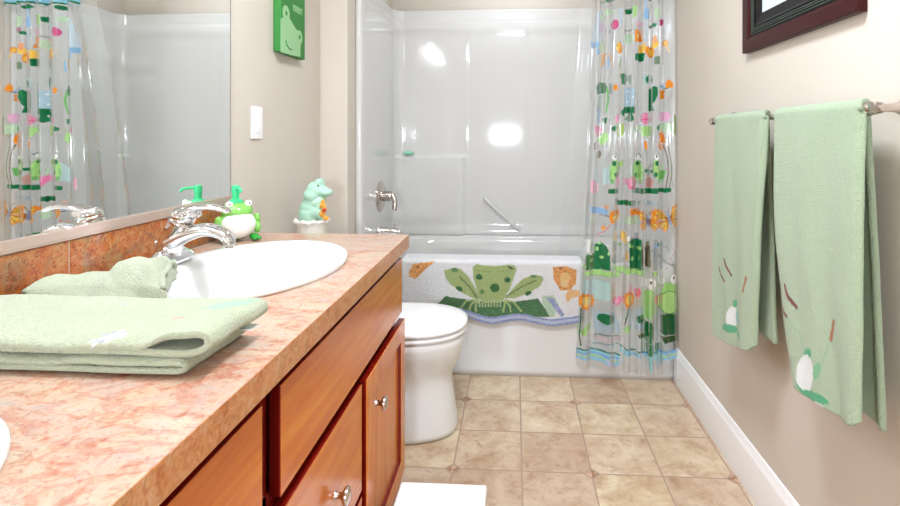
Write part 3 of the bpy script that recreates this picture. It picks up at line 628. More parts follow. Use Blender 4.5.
# liner hanging inside the tub
nx, nz = 90, 120; u = np.linspace(0, 1, nx)[:, None]; w = np.linspace(0, 1, nz)[None, :]
Pl = np.zeros((nx, nz, 3)); zt = RODZ-0.03
xl = 0.345-0.13*(1-w)**0.8
Pl[..., 0] = xl+(0.735-xl)*u; Pl[..., 2] = 0.40+(zt-0.40)*w
Pl[..., 1] = CY+0.035+0.175*np.clip((1-w)/0.85, 0, 1)**0.7+0.010*np.sin(2*PI*2.6*u+2*w)+0*w
ln = grid('shower_liner', Pl, M['liner']); tag(ln, 'frosted clear shower liner hanging inside the tub behind the printed curtain', 'shower liner')

# ------------------------------------------------------------------ frog rug over the tub rim
def make_rug():
    yf = TY0-0.013; f = lambda x, y: onY(x, y, yf)
    pts = [(385, 322), (420, 320), (440, 314), (453, 313), (467, 316.5), (482, 322), (493, 324), (507, 321), (522, 319.7), (535.5, 323), (551, 326), (567, 324), (582, 321.5)]
    bx = [f(*p) for p in pts]; BX = np.array([b[0] for b in bx]); BZ = np.array([b[1] for b in bx])
    xd = np.linspace(BX[0], BX[-1], 400); zd = np.interp(xd, BX, BZ); kk = np.hanning(37); kk /= kk.sum(); zd = np.convolve(np.pad(zd, 18, mode='edge'), kk, 'valid'); BX, BZ = xd, zd
    x0 = f(402, 262)[0]; x1 = f(582, 264)[0]
    nx, nf = 300, 170
    X = np.linspace(x0, x1, nx); Pt = []
    top = 0.556
    # cross-section: inner drop, over the rim, down the outside
    nt = 60
    P = np.zeros((nx, nt+nf, 3)); S_ = np.zeros((nx, nt+nf))
    for i, x in enumerate(X):
        zb = np.interp(x, BX, BZ)
        e0 = min(1, (x-x0)/0.03); e1 = min(1, (x1-x)/0.02)
        rnd = 0.03*(1-math.sqrt(max(0, 1-(1-e0)**2)))+0.015*(1-math.sqrt(max(0, 1-(1-e1)**2)))
        path = []
        for k in range(nt):
            q = k/(nt-1)
            yin = TY0+0.115
            if q < 0.45: path.append((yin+0.002-0.01*0, 0.49+(top-0.49-0.012)*(q/0.45)))
            elif q < 0.6:
                a = (q-0.45)/0.15*PI/2; path.append((yin-0.012+0.012*math.cos(a)+0.002, top-0.012+0.012*math.sin(a)))
            elif q < 0.85: path.append((yin-0.012+(yf+0.014-yin+0.012)*((q-0.6)/0.25), top))
            else:
                a = (q-0.85)/0.15*PI/2; path.append((yf+0.014-0.014*math.sin(a), top-0.014+0.014*math.cos(a)))
        zt_ = top-0.014
        for k in range(1, nf+1):
            path.append((yf-0.002*math.sin(k/nf*PI), zt_+(zb+rnd-zt_)*k/nf))
        P[i, :, 0] = x; P[i, :, 1] = [p[0] for p in path]; P[i, :, 2] = [p[1] for p in path]
    m = mapper(f, 4.5, 400, 250)
    GR = rgb(84, 132, 84); FR = rgb(178, 196, 130); SP = rgb(58, 116, 62); OR = rgb(244, 176, 104); LV = rgb(160, 172, 216); LV2 = rgb(206, 212, 238)
    sh = m([('p', [(40, 100), (60, 60), (160, 52), (120, 80), (70, 130), (45, 118)], OR), ('e', 80, 75, 8, 6, 0, rgb(190, 120, 60)), ('s', [(120, 70), (75, 115)], 6, rgb(230, 150, 80)),
            ('p', [(160, 250), (205, 205), (330, 225), (520, 230), (620, 215), (680, 300), (600, 298), (520, 285), (440, 300), (350, 300), (290, 280), (230, 268)], GR),
            ('p', [(640, 205), (690, 200), (715, 245), (690, 300), (675, 300), (640, 240)], rgb(200, 224, 196)), ('p', [(655, 210), (690, 215), (740, 290), (725, 300)], rgb(170, 176, 214)),
            ('p', [(198, 90), (240, 78), (275, 85), (310, 120), (345, 180), (360, 220), (330, 215), (270, 185), (225, 150), (205, 120)], FR),
            ('p', [(640, 115), (600, 108), (550, 130), (500, 180), (470, 215), (520, 215), (590, 185), (630, 160), (645, 130)], FR),
            ('p', [(328, 75), (345, 62), (380, 68), (430, 72), (480, 65), (515, 66), (525, 85), (512, 125), (495, 170), (470, 215), (455, 235), (380, 235), (355, 215), (345, 170), (330, 125)], FR),
            ('s', [(270, 120), (310, 160), (345, 210)], 7, rgb(120, 140, 80)), ('s', [(610, 135), (545, 165), (480, 205)], 7, rgb(130, 150, 84)), ('s', [(335, 90), (420, 98), (515, 85)], 4, rgb(160, 180, 110)),
            ('e', 357, 120, 15, 14, 0, SP), ('e', 427, 168, 21, 20, 0, SP), ('e', 483, 132, 14, 13, 0, SP), ('e', 370, 185, 10, 10, 0, rgb(110, 150, 84)), ('e', 247, 88, 17, 9, 0, rgb(110, 150, 96)), ('e', 268, 172, 16, 10, 0.5, SP), ('e', 600, 118, 16, 7, 0, rgb(110, 150, 96)), ('e', 578, 192, 16, 9, -0.4, SP), ('s', [(490, 75), (505, 82)], 8, rgb(60, 60, 50)),
            ('p', [(688, 75), (745, 72), (795, 90), (790, 150), (760, 180), (720, 178), (690, 130)], rgb(240, 168, 98)), ('e', 742, 125, 24, 26, 0, rgb(250, 206, 140)), ('e', 740, 150, 18, 16, 0, rgb(250, 214, 160)), ('e', 722, 80, 8, 7, 0, rgb(190, 120, 60)), ('p', [(760, 175), (808, 180), (808, 205), (770, 215), (752, 235), (742, 200)], rgb(248, 200, 140))]
           + [('s', [(355+k*14, 225), (360+k*13, 252)], 6, rgb(200, 212, 160)) for k in range(8)]
           + [('s', q, 8, rgb(188, 206, 140)) for q in ([(345, 220), (300, 225), (272, 262)], [(350, 222), (322, 240), (312, 268)], [(352, 222), (342, 245), (342, 275)], [(465, 222), (510, 230), (545, 272)], [(470, 222), (495, 250), (498, 275)], [(472, 222), (470, 250), (465, 275)])])
    Z2 = P[..., 2]; X2 = P[..., 0]
    C = paint(X2, Z2, rgb(246, 245, 246), sh, 0.0012)
    edge = Z2-np.interp(X2, BX, BZ)
    front = P[..., 1] < yf+0.004
    C[(edge < 0.034) & front] = LV
    C[(edge < 0.024) & (edge > 0.010) & front] = LV2
    C[~front & (P[..., 2] > 0) & (P[..., 1] > yf+0.012)] = rgb(246, 245, 246)
    rn = np.random.RandomState(3)
    dk = (C[..., 1] < 0.55).astype(float); C[..., :3] *= (0.95+0.09*rn.rand(*C.shape[:2])+dk*0.55*(np.kron(rn.rand(C.shape[0]//2+1, C.shape[1]//2+1), np.ones((2, 2)))[:C.shape[0], :C.shape[1]]-0.5))[..., None]
    # pile tufts
    dx = np.gradient(P[..., 1], axis=1); dz = np.gradient(P[..., 2], axis=1); L = np.hypot(dx, dz)+1e-9
    h = rn.rand(nx, nt+nf)*0.0035
    P[..., 1] += (-(-dz)/L)*h*1.0*(1) ; P[..., 2] += 0*h
    root = thing('frog_rug', (0.0, TY0, 0.5), 'white tufted bath rug with a green frog and wavy lilac edge, draped over the tub', 'bath rug')
    o = grid('pile', P, M['pile'], root); setprint(o, C)
    md = o.modifiers.new('s', 'SOLIDIFY'); md.thickness = 0.009; md.offset = 0
    # backing cloth between pile and tub
    return root
make_rug()

# ------------------------------------------------------------------ toilet
def egg(cy, xb, xf, hw, z, n=48, e=2.3):
    cx = (xb+xf)/2; a = (xf-xb)/2; out = []
    for k in range(n):
        th = 2*PI*k/n; c, s = math.cos(th), math.sin(th)
        ee = e if c > 0 else 3.2
        out.append((cx+a*math.copysign(abs(c)**(2/ee), c), cy+hw*math.copysign(abs(s)**(2/ee), s), z))
    return out
TOY = 2.055
toi = thing('toilet', (-0.5, TOY, 0), 'white porcelain toilet with closed lid between vanity and tub', 'toilet')
R = [egg(TOY, -0.74, -0.25, 0.13, 0.0), egg(TOY, -0.745, -0.228, 0.150, 0.006), egg(TOY, -0.745, -0.228, 0.150, 0.02), egg(TOY, -0.74, -0.232, 0.147, 0.06), egg(TOY, -0.735, -0.242, 0.142, 0.12), egg(TOY, -0.73, -0.250, 0.138, 0.18),
     egg(TOY, -0.725, -0.252, 0.138, 0.215), egg(TOY, -0.72, -0.243, 0.144, 0.245), egg(TOY, -0.71, -0.222, 0.155, 0.28), egg(TOY, -0.70, -0.205, 0.172, 0.32), egg(TOY, -0.70, -0.198, 0.181, 0.355), egg(TOY, -0.70, -0.197, 0.183, 0.378), egg(TOY, -0.70, -0.203, 0.178, 0.386), egg(TOY, -0.70, -0.24, 0.14, 0.386)]
loft('bowl', R, M['porcelain'], toi)
sh = [egg(TOY, -0.68, -0.205, 0.176, 0.388), egg(TOY, -0.685, -0.193, 0.186, 0.391), egg(TOY, -0.685, -0.192, 0.187, 0.402), egg(TOY, -0.68, -0.2, 0.18, 0.407)]
loft('seat', sh, M['plastic'], toi)
sh = [egg(TOY, -0.68, -0.205, 0.176, 0.411), egg(TOY, -0.685, -0.190, 0.189, 0.414), egg(TOY, -0.685, -0.189, 0.190, 0.424), egg(TOY, -0.68, -0.197, 0.183, 0.431), egg(TOY, -0.66, -0.24, 0.15, 0.4345), egg(TOY, -0.6, -0.33, 0.07, 0.436)]
loft('lid', sh, M['plastic'], toi)
R = [sring(-0.805, TOY, 0.085, 0.19, 0.36, 64, 6), sring(-0.805, TOY, 0.092, 0.205, 0.40, 64, 6), sring(-0.805, TOY, 0.098, 0.222, 0.690, 64, 6)]
loft('tank', R, M['porcelain'], toi)
R = [sring(-0.805, TOY, 0.10, 0.226, 0.690, 64, 6), sring(-0.805, TOY, 0.105, 0.232, 0.696, 64, 6), sring(-0.805, TOY, 0.105, 0.232, 0.712, 64, 6), sring(-0.805, TOY, 0.098, 0.225, 0.719, 64, 6)]
loft('tank_lid', R, M['porcelain'], toi)
for s_ in (-0.07, 0.07): lathe('hinge_cap', [(0.0, 0), (0.017, 0), (0.017, 0.03), (0.0, 0.036)], (-0.675, TOY+s_, 0.388), M['plastic'], toi)
fl = tube('flush_lever', smoothpath([(-0.705, TOY+0.16, 0.67), (-0.69, TOY+0.16, 0.67), (-0.682, TOY+0.14, 0.668), (-0.68, TOY+0.09, 0.66)], 5), 0.006, M['chrome'], toi); fl['label'] = 'chrome flush lever'

# frog figure in a pot on the tank
PX_, PY_, PZ_ = -0.803, 2.0, 0.739
pot = thing('frog_ornament', (PX_, PY_, PZ_), 'mint green frog figure sitting in a white ruffled pot on the toilet tank', 'ornament')
mint = simple('mint_ceramic', rgb(174, 216, 192), 0.45, nscale=40, nstr=0.1); mintL = simple('pale_mint_ceramic', rgb(186, 228, 200), 0.45, nscale=40, nstr=0.1)
creamy = simple('cream_ceramic', rgb(240, 236, 226), 0.4, nscale=60, nstr=0.1)
pot.rotation_euler = (0, 0, 0.0)
lathe('pot', [(0.0, -0.0185), (0.046, -0.0185), (0.050, -0.014), (0.055, 0.076), (0.052, 0.079), (0.0, 0.076)], (0, 0, 0), creamy, pot, local=True)
blob('ruffle', [((0.056+0.004*(k % 2))*math.cos(k*2*PI/18), (0.056+0.004*(k % 2))*math.sin(k*2*PI/18), 0.082+0.004*(k % 2), 0.012, 0.012, 0.009) for k in range(18)]+[(0, 0, 0.079, 0.055, 0.055, 0.01)], creamy, pot, 0.003, 2)
blob('frog_body', [(-0.006, 0, 0.11, 0.046, 0.042, 0.04), (-0.004, 0, 0.135, 0.043, 0.038, 0.038), (0.004, 0, 0.160, 0.038, 0.036, 0.035), (0.022, -0.003, 0.205, 0.040, 0.036, 0.036, 0.3), (0.052, -0.004, 0.198, 0.030, 0.030, 0.020, 0.15), (0.070, -0.004, 0.196, 0.017, 0.024, 0.015), (0.008, -0.014, 0.185, 0.034, 0.03, 0.03), (0.034, -0.016, 0.236, 0.016, 0.013, 0.015), (0.030, 0.018, 0.236, 0.016, 0.013, 0.015), (0.03, -0.032, 0.12, 0.030, 0.013, 0.016, -0.4), (0.05, -0.03, 0.108, 0.014, 0.012, 0.014)], mint, pot, 0.003, 6)
blob('frog_chest', [(0.026, -0.004, 0.160, 0.034, 0.034, 0.026, -0.6), (0.036, -0.004, 0.142, 0.022, 0.030, 0.030)], mintL, pot, 0.003, 4)
for s_ in (-1, 1): lathe('eye', [(0.0, 0), (0.005, 0.001), (0.006, 0.004), (0.0, 0.007)], (0.036, s_*0.028-0.003, 0.222), simple('dark_eye', rgb(60, 90, 60), 0.2), pot, 'Y', 12, local=True)
fy = simple('amber_flower', rgb(226, 160, 60), 0.5, nscale=50, nstr=0.1)
nos = blob('flower_bunch', [(0.060, -0.040, 0.150, 0.013, 0.01, 0.012), (0.066, -0.040, 0.134, 0.011, 0.009, 0.011), (0.056, -0.042, 0.117, 0.009, 0.008, 0.012), (0.074, -0.040, 0.100, 0.011, 0.009, 0.009), (0.062, -0.040, 0.165, 0.008, 0.007, 0.009), (0.064, -0.04, 0.118, 0.006, 0.006, 0.02)], fy, pot, 0.002, 2)
blob('red_berry', [(0.072, -0.050, 0.135, 0.006, 0.005, 0.006), (0.066, -0.051, 0.130, 0.005, 0.004, 0.005)], simple('red_berry', rgb(200, 40, 50), 0.4, nscale=50, nstr=0.05), pot, 0.0015, 1)

# ------------------------------------------------------------------ vanity
CT = 0.84; CU = 0.797; CX1 = -0.34; CY1 = 1.645; CY0 = -0.45
van = thing('vanity_cabinet', (-0.64, 0.6, 0), 'long cherry-stained vanity cabinet with drawers and doors under the red countertop', 'vanity cabinet')
FX = -0.383   # face frame plane
cb = bmesh.new()
add_box(cb, WL+0.004, FX-0.018, CY1-0.026, CY1-0.008, 0.0, CU-0.001)
add_box(cb, WL+0.004, FX-0.018, CY0+0.008, CY0+0.026, 0.0, CU-0.001)
add_box(cb, WL+0.004, FX-0.018, CY0+0.026, CY1-0.026, 0.085, 0.103)
add_box(cb, WL+0.004, WL+0.010, CY0+0.026, CY1-0.026, 0.103, CU-0.001)
from_bm('carcass', cb, M['wood'], van)
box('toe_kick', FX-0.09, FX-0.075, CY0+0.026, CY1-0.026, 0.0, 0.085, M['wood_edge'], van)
ff = bmesh.new()
Y1c = CY1-0.008
def stile(y0, y1): add_box(ff, FX-0.018, FX, y0, y1, 0.085, CU-0.001)
stile(CY0+0.008, CY0+0.04); stile(0.735, 0.775); stile(1.195, 1.225); stile(Y1c-0.03, Y1c)
add_box(ff, FX-0.018, FX, CY0+0.04, Y1c-0.03, CU-0.035, CU-0.001); add_box(ff, FX-0.018, FX, CY0+0.04, Y1c-0.03, 0.565, 0.60); add_box(ff, FX-0.018, FX, CY0+0.04, Y1c-0.03, 0.085, 0.11); add_box(ff, FX-0.018, FX, 0.775, 1.195, 0.30, 0.33)
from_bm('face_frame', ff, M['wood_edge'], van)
def slab(name, y0, y1, z0, z1, x1, mat, th=0.02):
    """overlay front: face and darker red edges"""
    o = box(name, x1-th, x1, y0, y1, z0, z1, mat, van, 0.0025, 2)
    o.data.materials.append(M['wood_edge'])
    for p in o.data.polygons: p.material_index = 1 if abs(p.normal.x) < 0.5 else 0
    return o
def knob(parent, y, z, x1):
    k = lathe('knob', [(0.0, 0.0), (0.008, 0.0), (0.0065, 0.004), (0.006, 0.012), (0.009, 0.016), (0.0165, 0.020), (0.018, 0.024), (0.0165, 0.028), (0.008, 0.031), (0.0, 0.0315)], (x1, y, z), M['nickel'], parent, 'X', 28)
    k['label'] = 'brushed nickel knob'
def shaker(name, y0, y1, z0, z1, x1, ky, kz):
    w = 0.055; th = 0.02
    def ringx(nm, y0, y1, z0, z1, prof, mat, par):
        rings = [[(hh, y0+d_, z0+d_), (hh, y1-d_, z0+d_), (hh, y1-d_, z1-d_), (hh, y0+d_, z1-d_)] for d_, hh in prof]
        return loft(nm, rings, mat, par, cap0=False, cap1=False, smooth=False)
    o = ringx(name, y0, y1, z0, z1, [(0, x1-th), (0, x1-0.002), (0.002, x1), (w-0.001, x1), (w, x1-0.001), (w, x1-th), (0, x1-th)], M['wood'], van)
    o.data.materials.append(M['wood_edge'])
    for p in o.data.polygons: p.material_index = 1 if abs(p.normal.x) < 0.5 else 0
    box('door_panel', x1-th+0.004, x1-0.009, y0+w-0.004, y1-w+0.004, z0+w-0.004, z1-w+0.004, M['wood'], o)
    m_ = ringx('moulding', y0+w+0.0002, y1-w-0.0002, z0+w+0.0002, z1-w-0.0002, [(0, x1-0.0095), (0, x1-0.003), (0.003, x1-0.003), (0.007, x1-0.0085), (0.007, x1-0.0095)], M['wood_edge'], o); m_['label'] = 'dark red moulding strip'
    knob(o, ky, kz, x1)
slab('false_drawer_front', 0.779, 1.637, 0.594, 0.768, -0.361, M['wood_h'])
d1 = slab('drawer', 0.779, 1.197, 0.322, 0.572, -0.359, M['wood_h']); knob(d1, 1.012, 0.437, -0.359)
d2 = slab('drawer', 0.779, 1.197, 0.095, 0.308, -0.359, M['wood_h']); knob(d2, 1.012, 0.2, -0.359)
shaker('door', 1.212, 1.637, 0.092, 0.573, -0.352, 1.285, 0.482)
slab('false_drawer_front', -0.16, 0.722, 0.594, 0.768, -0.361, M['wood_h'])
shaker('door', 0.29, 0.722, 0.092, 0.573, -0.352, 0.33, 0.5); shaker('door', -0.16, 0.275, 0.092, 0.573, -0.352, 0.23, 0.5)

SINKS = [(-0.632, 1.2), (-0.640, 0.262)]; SA, SB = 0.217, 0.290
def cutter(c, a, b, z0, z1):
    return loft('cut', [[(c[0]+a*math.cos(2*PI*k/64), c[1]+b*math.sin(2*PI*k/64), z) for k in range(64)] for z in (z0, z1)], M['counter'])
ct = box('countertop', WL+0.002, CX1, CY0, CY1, CU, CT, M['counter'], bev=0.0018)
ct.modifiers.clear()
for c in SINKS:
    q = cutter(c, SA-0.012, SB-0.012, CU-0.05, CT+0.05)
    md = ct.modifiers.new('b', 'BOOLEAN'); md.operation = 'DIFFERENCE'; md.object = q; md.solver = 'EXACT'
    bake(ct); dd = q; bpy.data.objects.remove(dd)
for p in ct.data.polygons: p.use_smooth = False
ct.data.materials.clear(); ct.data.materials.append(M['counter']); ct.data.materials.append(M['counter_edge'])
for p in ct.data.polygons: p.material_index = 1 if abs(p.normal.z) < 0.9 and (p.center.x > CX1-0.002 or p.center.y > CY1-0.002) else 0
tag(ct, 'mottled red and tan marble-look countertop with two sink cutouts', 'countertop')
# backsplash of slate tiles
bs = thing('backsplash', (WL, 0.6, CT), 'rust brown slate tile backsplash strip below the wide mirror', 'backsplash')
box('grout', WL+0.001, WL+0.009, CY0, CY1-0.005, CT+0.001, 0.942, M['grout'], bs)
y = 1.328
ys = [(1.3245, CY1-0.005)]
k = 1.3205
while k > CY0+0.05: ys.append((max(k-0.317, CY0), k)); k -= 0.321
for (a0, a1) in ys: box('slate_tile', WL+0.002, WL+0.011, a0, a1, CT+0.002, 0.941, M['slate'], bs, 0.0015)
# mirror
mi = thing('wall_mirror', (WL, 0.6, 0.95), 'large frameless wall mirror above the backsplash with thin metal bottom channel', 'mirror')
box('glass', WL+0.002, WL+0.008, CY0+0.05, 1.600, 0.95, 1.86, M['mirror'], mi)
chm = simple('pinkish_satin_metal', rgb(206, 184, 170), 0.3, 0.6, nscale=60, nstr=0.03)
bm = bmesh.new(); add_box(bm, WL+0.001, WL+0.0155, CY0+0.05, 1.603, 0.9435, 0.9475, 0.0008); add_box(bm, WL+0.0095, WL+0.0155, CY0+0.05, 1.603, 0.9475, 0.966, 0.001)
from_bm('bottom_channel', bm, chm, mi)
box('edge_strip', WL+0.001, WL+0.009, 1.6005, 1.6030, 0.967, 1.86, M['chrome'], mi)

def make_sink(c):
    s = thing('bathroom_sink', (c[0], c[1], CT), '', 'sink')
    prof = [(1.0, 0.0005), (1.005, 0.004), (0.995, 0.008), (0.965, 0.011), (0.92, 0.011), (0.885, 0.008), (0.865, 0.003), (0.85, -0.01), (0.82, -0.05), (0.76, -0.09), (0.64, -0.125), (0.45, -0.142), (0.2, -0.15), (0.07, -0.152)]
    n = 80
    def ring(k, z):  # wider deck on the faucet side
        sh_ = 0.028*max(0, min(1, (1-k)/0.12))*(1 if k > 0.3 else k/0.3)
        ka = k - (0.09*max(0, min(1, (0.93-k)/0.06)))*(1 if k > 0.3 else 0.5)
        return [(sh_+SA*ka*math.cos(2*PI*i/n), SB*k*math.sin(2*PI*i/n), z) for i in range(n)]
    o = loft('basin', [ring(*p) for p in prof], M['porcelain'], s, local=True, cap0=False)
    md = o.modifiers.new('s', 'SOLIDIFY'); md.thickness = 0.006; md.offset = -1
    bm_ = o
    dr = lathe('drain', [(0.0, -0.1475), (0.016, -0.1475), (0.022, -0.149), (0.024, -0.1515)], (0.015, 0, 0), M['chrome'], s, local=True); dr['label'] = 'chrome drain'
    return s
s1 = make_sink(SINKS[0]); s1['label'] = 'white oval drop-in sink below the chrome faucet and frog dispenser'; s1['group'] = 'oval sinks in the red countertop'
s2 = s1.copy(); COL.objects.link(s2); s2.location = (SINKS[1][0], SINKS[1][1], CT); s2['label'] = 'white oval sink nearest the camera, only its rim showing at the left'
for ch in list(s1.children): c2 = ch.copy(); COL.objects.link(c2); c2.parent = s2

# faucet
FXc, FYc, FZ = -0.825, 1.19, CT+0.0115
fa = thing('sink_faucet', (FXc, FYc, FZ), 'chrome single-lever faucet at the back of the oval sink', 'faucet')
rr = []
for (k, z) in ((1, 0.0), (1.02, 0.004), (0.98, 0.012), (0.78, 0.022), (0.5, 0.034)):
    rr.append([(0.031*k*math.cos(2*PI*i/48), 0.088*k*math.copysign(abs(math.sin(2*PI*i/48))**0.85, math.sin(2*PI*i/48)), z) for i in range(48)])
loft('base_plate', rr, M['chrome'], fa, local=True)
tube('body', smoothpath([(-0.004, 0, 0.012), (0.0, 0, 0.035), (0.012, 0, 0.065), (0.03, 0, 0.100)], 5), [0.030]*4+[0.028]*5+[0.0265]*7, M['chrome'], fa, n=28, local=True)
pts = smoothpath([(0.005, 0, 0.045), (0.045, 0, 0.068), (0.09, 0, 0.080), (0.125, 0, 0.074), (0.145, 0, 0.060), (0.149, 0, 0.045)], 6)
nP = len(pts)
tube('spout', pts, [0.024-0.009*min(1, i/nP*1.3) for i in range(nP)], M['chrome'], fa, n=24, flat=[(1.35, 0.8)]*nP, local=True)
lathe('aerator', [(0.0, 0.0), (0.010, 0.0), (0.0105, 0.008), (0.0, 0.010)], (0.149, 0, 0.038), M['nickel'], fa, local=True)
cl_ = lathe('collar', [(0.0270, 0.0), (0.0295, 0.003), (0.0295, 0.007), (0.0270, 0.010)], (0, 0, 0), M['nickel'], None); cl_.parent = fa; cl_.location = (0.0285, 0, 0.093); cl_.rotation_euler = (0, 0.45, 0)
blob('cap', [(0.036, 0, 0.112, 0.029, 0.028, 0.020, 0.3), (0.052, 0, 0.118, 0.026, 0.025, 0.013, 0.1)], M['chrome'], fa, 0.002, 5)
pts = smoothpath([(0.03, 0, 0.118), (0.065, 0, 0.131), (0.10, 0, 0.134), (0.13, 0, 0.130), (0.145, 0, 0.124)], 6); nP = len(pts)
tube('lever', pts, [0.017-0.008*i/nP for i in range(nP)], M['chrome'], fa, n=20, flat=[(1.6, 0.55)]*nP, local=True)
tube('lift_rod', [(-0.032, 0, 0.0), (-0.034, 0, 0.045), (-0.034, 0, 0.052)], [0.0022, 0.0022, 0.005], M['chrome'], fa, n=10, local=True)

# frog soap dispenser
gA = simple('bright_green_glaze', rgb(130, 194, 92), 0.15, nscale=20, nstr=0.02, coat=0.3); gB = simple('emerald_plastic', rgb(60, 206, 136), 0.3, nscale=20, nstr=0.02); wg = simple('white_glaze', rgb(244, 244, 240), 0.12, nscale=20, nstr=0.02, coat=0.3)
gC = simple('deep_green_glaze', rgb(40, 150, 50), 0.2, nscale=20, nstr=0.02)
fd = thing('frog_soap_dispenser', (-0.842, 1.52, CT+0.001), 'green ceramic frog soap dispenser with white belly and green pump by the mirror', 'soap dispenser', rz=math.radians(-44))
# local +X is the way the frog faces
blob('body', [(0, 0, 0.048, 0.046, 0.056, 0.048), (0.004, 0, 0.088, 0.04, 0.046, 0.026), (0.014, -0.026, 0.106, 0.014, 0.014, 0.013), (0.014, 0.026, 0.106, 0.014, 0.014, 0.013)], gA, fd, 0.0025, 5)
blob('belly', [(0.013, 0, 0.048, 0.045, 0.051, 0.043)], wg, fd, 0.0025, 2)
for s_ in (-1, 1):
    e_ = blob('eye', [(0.021, s_*0.027, 0.110, 0.010, 0.011, 0.011)], wg, fd, 0.0015, 1)
    lathe('pupil', [(0.0, 0.0), (0.0025, 0.001), (0.0, 0.002)], (0.030, s_*0.028, 0.112), M['drain_dark'], e_, 'X', 12, local=True)
    blob('foot', [(0.045, s_*0.036, 0.007, 0.017, 0.008, 0.007), (0.043, s_*0.046, 0.007, 0.016, 0.008, 0.007, 0, 0.4*s_), (0.03, s_*0.042, 0.010, 0.02, 0.014, 0.010)], gC, fd, 0.002, 3)
    blob('arm', [(0.01, s_*0.055, 0.055, 0.014, 0.012, 0.024, 0.3), (0.026, s_*0.052, 0.035, 0.012, 0.011, 0.016)], gA, fd, 0.002, 3)
pm = thing('pump', (0, 0, 0), None, None); pm.parent = fd
bpy.data.objects.remove(pm)
pu = lathe('pump', [(0.0, 0.098), (0.021, 0.100), (0.021, 0.116), (0.016, 0.121), (0.0105, 0.124), (0.0105, 0.142), (0.012, 0.143), (0.012, 0.163), (0.0, 0.166)], (-0.008, 0, 0), gB, fd, local=True)
tube('nozzle', smoothpath([(-0.008, 0, 0.155), (0.012, 0, 0.157), (0.032, 0, 0.155), (0.040, 0, 0.148)], 4), 0.0042, gB, pu, n=12, local=True)

